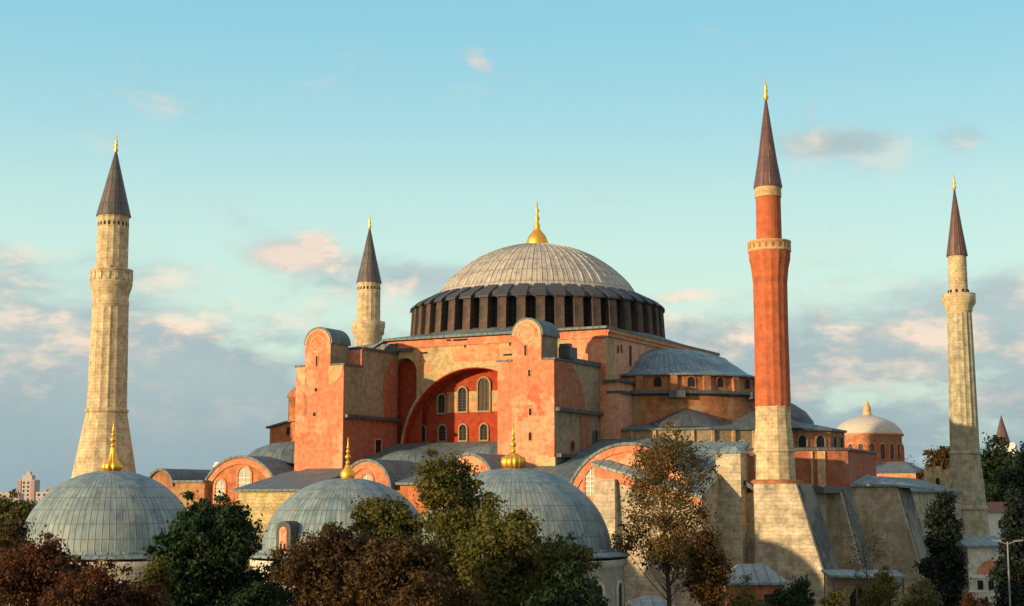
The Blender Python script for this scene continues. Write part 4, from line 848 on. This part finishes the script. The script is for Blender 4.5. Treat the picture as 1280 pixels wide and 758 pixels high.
# ------------------------------------------------------------------ trees
rng = np.random.default_rng(7)
def leaves(name, centers, radii, per, size, mat, parent, flat=.75, up=.3):
    n = len(centers) * per
    c = np.repeat(np.asarray(centers), per, 0); r = np.repeat(np.asarray(radii), per)
    p = c + rng.normal(0, .5, (n, 3)) * r[:, None] * np.array([1, 1, flat])
    nn = rng.normal(0, .6, (n, 3)) + (p - c) / r[:, None] * 1.5; nn[:, 2] += up; nn /= np.linalg.norm(nn, axis=1)[:, None]
    a = np.cross(nn, rng.normal(0, 1, (n, 3))); a /= np.linalg.norm(a, axis=1)[:, None] + 1e-9; b = np.cross(nn, a)
    s = size * rng.uniform(.6, 1.35, n)[:, None]
    v = np.empty((n, 4, 3)); v[:, 0] = p - a * s; v[:, 1] = p - b * s * .55; v[:, 2] = p + a * s; v[:, 3] = p + b * s * .55
    me = bpy.data.meshes.new(name); me.vertices.add(n * 4); me.vertices.foreach_set('co', v.reshape(-1))
    me.loops.add(n * 4); me.loops.foreach_set('vertex_index', np.arange(n * 4, dtype=np.int32))
    me.polygons.add(n); me.polygons.foreach_set('loop_start', np.arange(0, n * 4, 4, dtype=np.int32)); me.polygons.foreach_set('loop_total', np.full(n, 4, dtype=np.int32))
    me.materials.append(M[mat]); me.update(calc_edges=True); me.validate()
    o = bpy.data.objects.new(name, me); COL.objects.link(o); o.parent = parent; return o

def tree(px_, D, pytop, hw_px, pybot, mat, label, shape='round', nclump=260, per=60, size=.13, cr=.75, lobes=9, hollow=.45, trunk=.3, cat='tree', group=None, name='tree', zb=None):
    x, y = at(px_, D); H = hz(pytop, D) - G0; B = max(.6, hz(pybot, D) - G0); rw = hw_px * D / FPX
    tr = empty(name, (x, y, G0), label, cat, group)
    cz, ch_ = (H + B) / 2, (H - B) / 2
    lob = []
    for k in range(lobes):
        if shape == 'round':
            a = rng.uniform(0, 2 * math.pi); t_ = rng.uniform(-.8, .82); rr = rw * math.sqrt(max(0, 1 - abs(t_) ** 2.2)) * rng.uniform(.35, .75)
            lob.append((rr * math.cos(a), rr * math.sin(a), cz + ch_ * t_ * .8, rw * rng.uniform(.28, .48), ch_ * rng.uniform(.22, .38)))
        elif shape == 'oval':
            t_ = -0.88 + 1.7 * (k + .5) / lobes; a = k * 2.4; rr = rw * math.sqrt(1 - t_ * t_) * rng.uniform(.35, .62)
            lob.append((rr * math.cos(a), rr * math.sin(a), cz + ch_ * t_ * .86, rw * rng.uniform(.3, .42), ch_ * rng.uniform(.16, .24)))
        elif shape == 'cone':
            t_ = (k + .5) / lobes; rr = rw * (1 - t_) ** .7 * .55; a = k * 2.4
            lob.append((rr * math.cos(a), rr * math.sin(a), B + (H - B) * t_, rw * (.22 + .45 * (1 - t_)), ch_ * .26))
        elif shape == 'column':
            t_ = (k + .5) / lobes; rr = rw * .35 * (1 - .6 * t_); a = k * 2.4
            lob.append((rr * math.cos(a), rr * math.sin(a), B + (H - B) * t_ * .95, rw * (.62 - .42 * t_ ** 2), ch_ * .2))
    if shape == 'round': lob.append((0, 0, cz, rw * .6, ch_ * .7)); lob.append((rw * .05, 0, H - ch_ * .33, rw * .33, ch_ * .33))
    cen = []; wts = np.array([l[3] ** 2 * l[4] for l in lob]) ** .7; wts /= wts.sum()
    for i in rng.choice(len(lob), nclump, p=wts):
        l = lob[i]; u = rng.normal(0, 1, 3); u /= np.linalg.norm(u); q = rng.uniform(hollow, 1.08) if rng.random() < .85 else rng.uniform(0, 1)
        cen.append((l[0] + u[0] * l[3] * q, l[1] + u[1] * l[3] * q, l[2] + u[2] * l[4] * q))
    cen = np.array(cen); rad = cr * rng.uniform(.45, 1.35, len(cen))
    if shape in ('round', 'oval'):                                  # stray twigs break the outline
        k = rng.random(len(cen)) < .13; mid = np.array([0, 0, cz]); st = rng.uniform(1.06, 1.24, (len(cen), 1))
        cen[k] = mid + (cen[k] - mid) * st[k]; rad[k] *= .6
    leaves('crown', cen, rad, per, size, mat, tr)
    b = MB(); pts = [Vector((0, 0, 0))]; nseg = 6; top = H * .86
    for i in range(1, nseg + 1): pts.append(Vector((rng.normal(0, .12) * i * .5, rng.normal(0, .12) * i * .5, top * i / nseg)))
    for i in range(nseg): b.bar(pts[i], pts[i + 1], trunk * (1 - i / nseg * .8), 0, 7, trunk * (1 - (i + 1) / nseg * .8))
    for i in rng.choice(len(cen), min(len(cen), 90), replace=False):
        c = Vector(cen[i]); zz = max(B * .7, c.z - math.hypot(c.x, c.y) * 1.1 - .5); zz = min(zz, top * .97); f_ = zz / top * nseg; k = min(nseg - 1, int(f_)); base = pts[k].lerp(pts[k + 1], f_ - k)
        mid = base.lerp(c, .5) + Vector((0, 0, -.15)); w0 = trunk * .22 * (1.2 - zz / top)
        b.bar(base, mid, w0, 0, 5, w0 * .6); b.bar(mid, c, w0 * .6, 0, 4, .015)
    b.build('trunk', ['bark'], tr)
    return tr

tree(20, 150, 622, 50, 720, 'leaf_olive', 'dark olive tree at the left edge beside the left dome', nclump=260, per=50, size=.2, cr=1.1)
tree(52, 84, 668, 78, 800, 'leaf_rust', 'rust red tree at the lower left corner', nclump=420, per=70, size=.10, cr=.6, lobes=12)
tree(128, 76, 702, 70, 820, 'leaf_rust', 'lower dark red tree between the left corner and the green tree', nclump=360, per=70, size=.10, cr=.55, lobes=10)
tree(15, 92, 640, 30, 760, 'leaf_brown', 'thin brown tree at the left edge behind the rust tree', nclump=120, per=50, size=.11, cr=.6)
tree(256, 88, 618, 86, 800, 'leaf_dark', 'dense dark green tree in front of the left and middle domes', nclump=620, per=90, size=.13, cr=.62, lobes=16, hollow=.6)
tree(350, 95, 698, 26, 790, 'leaf_dark', 'small dark tree below the dormer of the middle dome', nclump=70, per=50, size=.12, cr=.6)
tree(425, 80, 655, 88, 800, 'leaf_brown', 'brown autumn tree in front of the middle dome', nclump=460, per=70, size=.11, cr=.6, lobes=13)
tree(505, 74, 672, 60, 800, 'leaf_brown', 'low rusty brown tree beside the olive tree', nclump=260, per=70, size=.11, cr=.55, lobes=9)
tree(480, 92, 622, 50, 720, 'leaf_olive', 'slim olive green tree over the right side of the middle dome', nclump=170, per=60, size=.12, cr=.6)
tree(566, 86, 568, 62, 760, 'leaf_olive', 'tall olive green tree between the middle and right domes', nclump=430, per=60, size=.12, cr=.62, lobes=14, hollow=.5)
tree(640, 80, 640, 82, 810, 'leaf_olive', 'broad green tree in front of the right dome', nclump=480, per=75, size=.12, cr=.6, lobes=14)
tree(712, 76, 705, 50, 810, 'leaf_dark', 'low dark green tree under the right dome eaves', nclump=200, per=70, size=.11, cr=.55)
tree(833, 112, 522, 80, 732, 'leaf_autumn', 'sparse autumn tree with thin brown leaves before the stone walls', 'oval', nclump=700, per=25, size=.115, cr=.8, lobes=20, hollow=.25, trunk=.30)
tree(878, 106, 655, 32, 765, 'leaf_brown', 'dark rusty bushy tree right of the sparse autumn tree', nclump=170, per=60, size=.12, cr=.6)
tree(995, 100, 722, 36, 800, 'leaf_dark', 'round dark bush below the battered stone wall', nclump=130, per=70, size=.11, cr=.5, cat='bush', name='bush')
tree(926, 98, 722, 32, 790, 'leaf_olive', 'thin olive bush before the low brick lodge', nclump=50, per=40, size=.10, cr=.5, cat='bush', name='bush')
tree(1100, 118, 712, 40, 800, 'leaf_olive', 'olive bush in front of the flat shelter', nclump=130, per=50, size=.12, cr=.6, cat='bush', name='bush')
tree(1085, 132, 648, 30, 770, 'leaf_autumn', 'nearly bare thin tree before the third stone wall', nclump=60, per=10, size=.11, cr=.9, trunk=.14)
tree(1150, 112, 718, 36, 800, 'leaf_yellowgreen', 'yellow green bush at the foot of the dark cypress', nclump=110, per=50, size=.12, cr=.55, cat='bush', name='bush')
tree(1178, 140, 610, 33, 765, 'leaf_cypress', 'dark pointed cypress left of the right minaret', 'column', nclump=600, per=110, size=.15, cr=.55, lobes=12, hollow=.2)
tree(1268, 128, 622, 36, 780, 'leaf_cypress', 'dark conifer at the right edge behind the street lamp', 'cone', nclump=420, per=70, size=.15, cr=.65, lobes=12, hollow=.2)
tree(1246, 320, 548, 40, 690, 'leaf_deep', 'large dark tree behind the right minaret base', nclump=420, per=60, size=.42, cr=2.1, lobes=12)
tree(1290, 300, 552, 40, 690, 'leaf_deep', 'large dark tree cut by the right edge', nclump=320, per=60, size=.42, cr=2.1, lobes=10)
tree(1178, 300, 558, 26, 640, 'leaf_brown', 'rusty tree between the ruined tower and right minaret', nclump=160, per=50, size=.36, cr=1.5)
tree(1128, 330, 576, 24, 640, 'leaf_olive', 'autumn green tree at the foot of the church drum', nclump=130, per=50, size=.36, cr=1.6)
tree(1152, 310, 592, 20, 650, 'leaf_deep', 'small dark tree between church and ruined tower', nclump=110, per=50, size=.36, cr=1.5)
tree(1215, 215, 655, 18, 750, 'leaf_deep', 'dark tree behind the pavilion roof', nclump=90, per=50, size=.25, cr=1.)
tree(196, 80, 700, 32, 790, 'leaf_olive', 'low olive green tree between the dark red tree and the dense green tree', nclump=150, per=60, size=.10, cr=.5)
tree(604, 84, 618, 48, 770, 'leaf_olive', 'green tree behind the broad one at the left edge of the right dome', nclump=260, per=60, size=.12, cr=.6, lobes=11)
tree(322, 78, 728, 34, 800, 'leaf_dark', 'low green tree at the foot of the dense green tree', nclump=130, per=60, size=.10, cr=.5)
tree(1040, 112, 736, 26, 800, 'leaf_olive', 'small olive bush left of the flat shelter', nclump=60, per=50, size=.11, cr=.5, cat='bush', name='bush')
tree(1215, 118, 742, 30, 800, 'leaf_rust', 'low reddish bush at the foot of the pavilion', nclump=70, per=50, size=.11, cr=.5, cat='bush', name='bush')
tree(694, 82, 672, 62, 790, 'leaf_olive', 'olive tree in front of the pale drum of the right tomb', nclump=320, per=60, size=.11, cr=.6, lobes=12)
tree(545, 70, 716, 66, 810, 'leaf_brown', 'lowest brown tree at the bottom centre edge', nclump=240, per=60, size=.10, cr=.5, lobes=10)
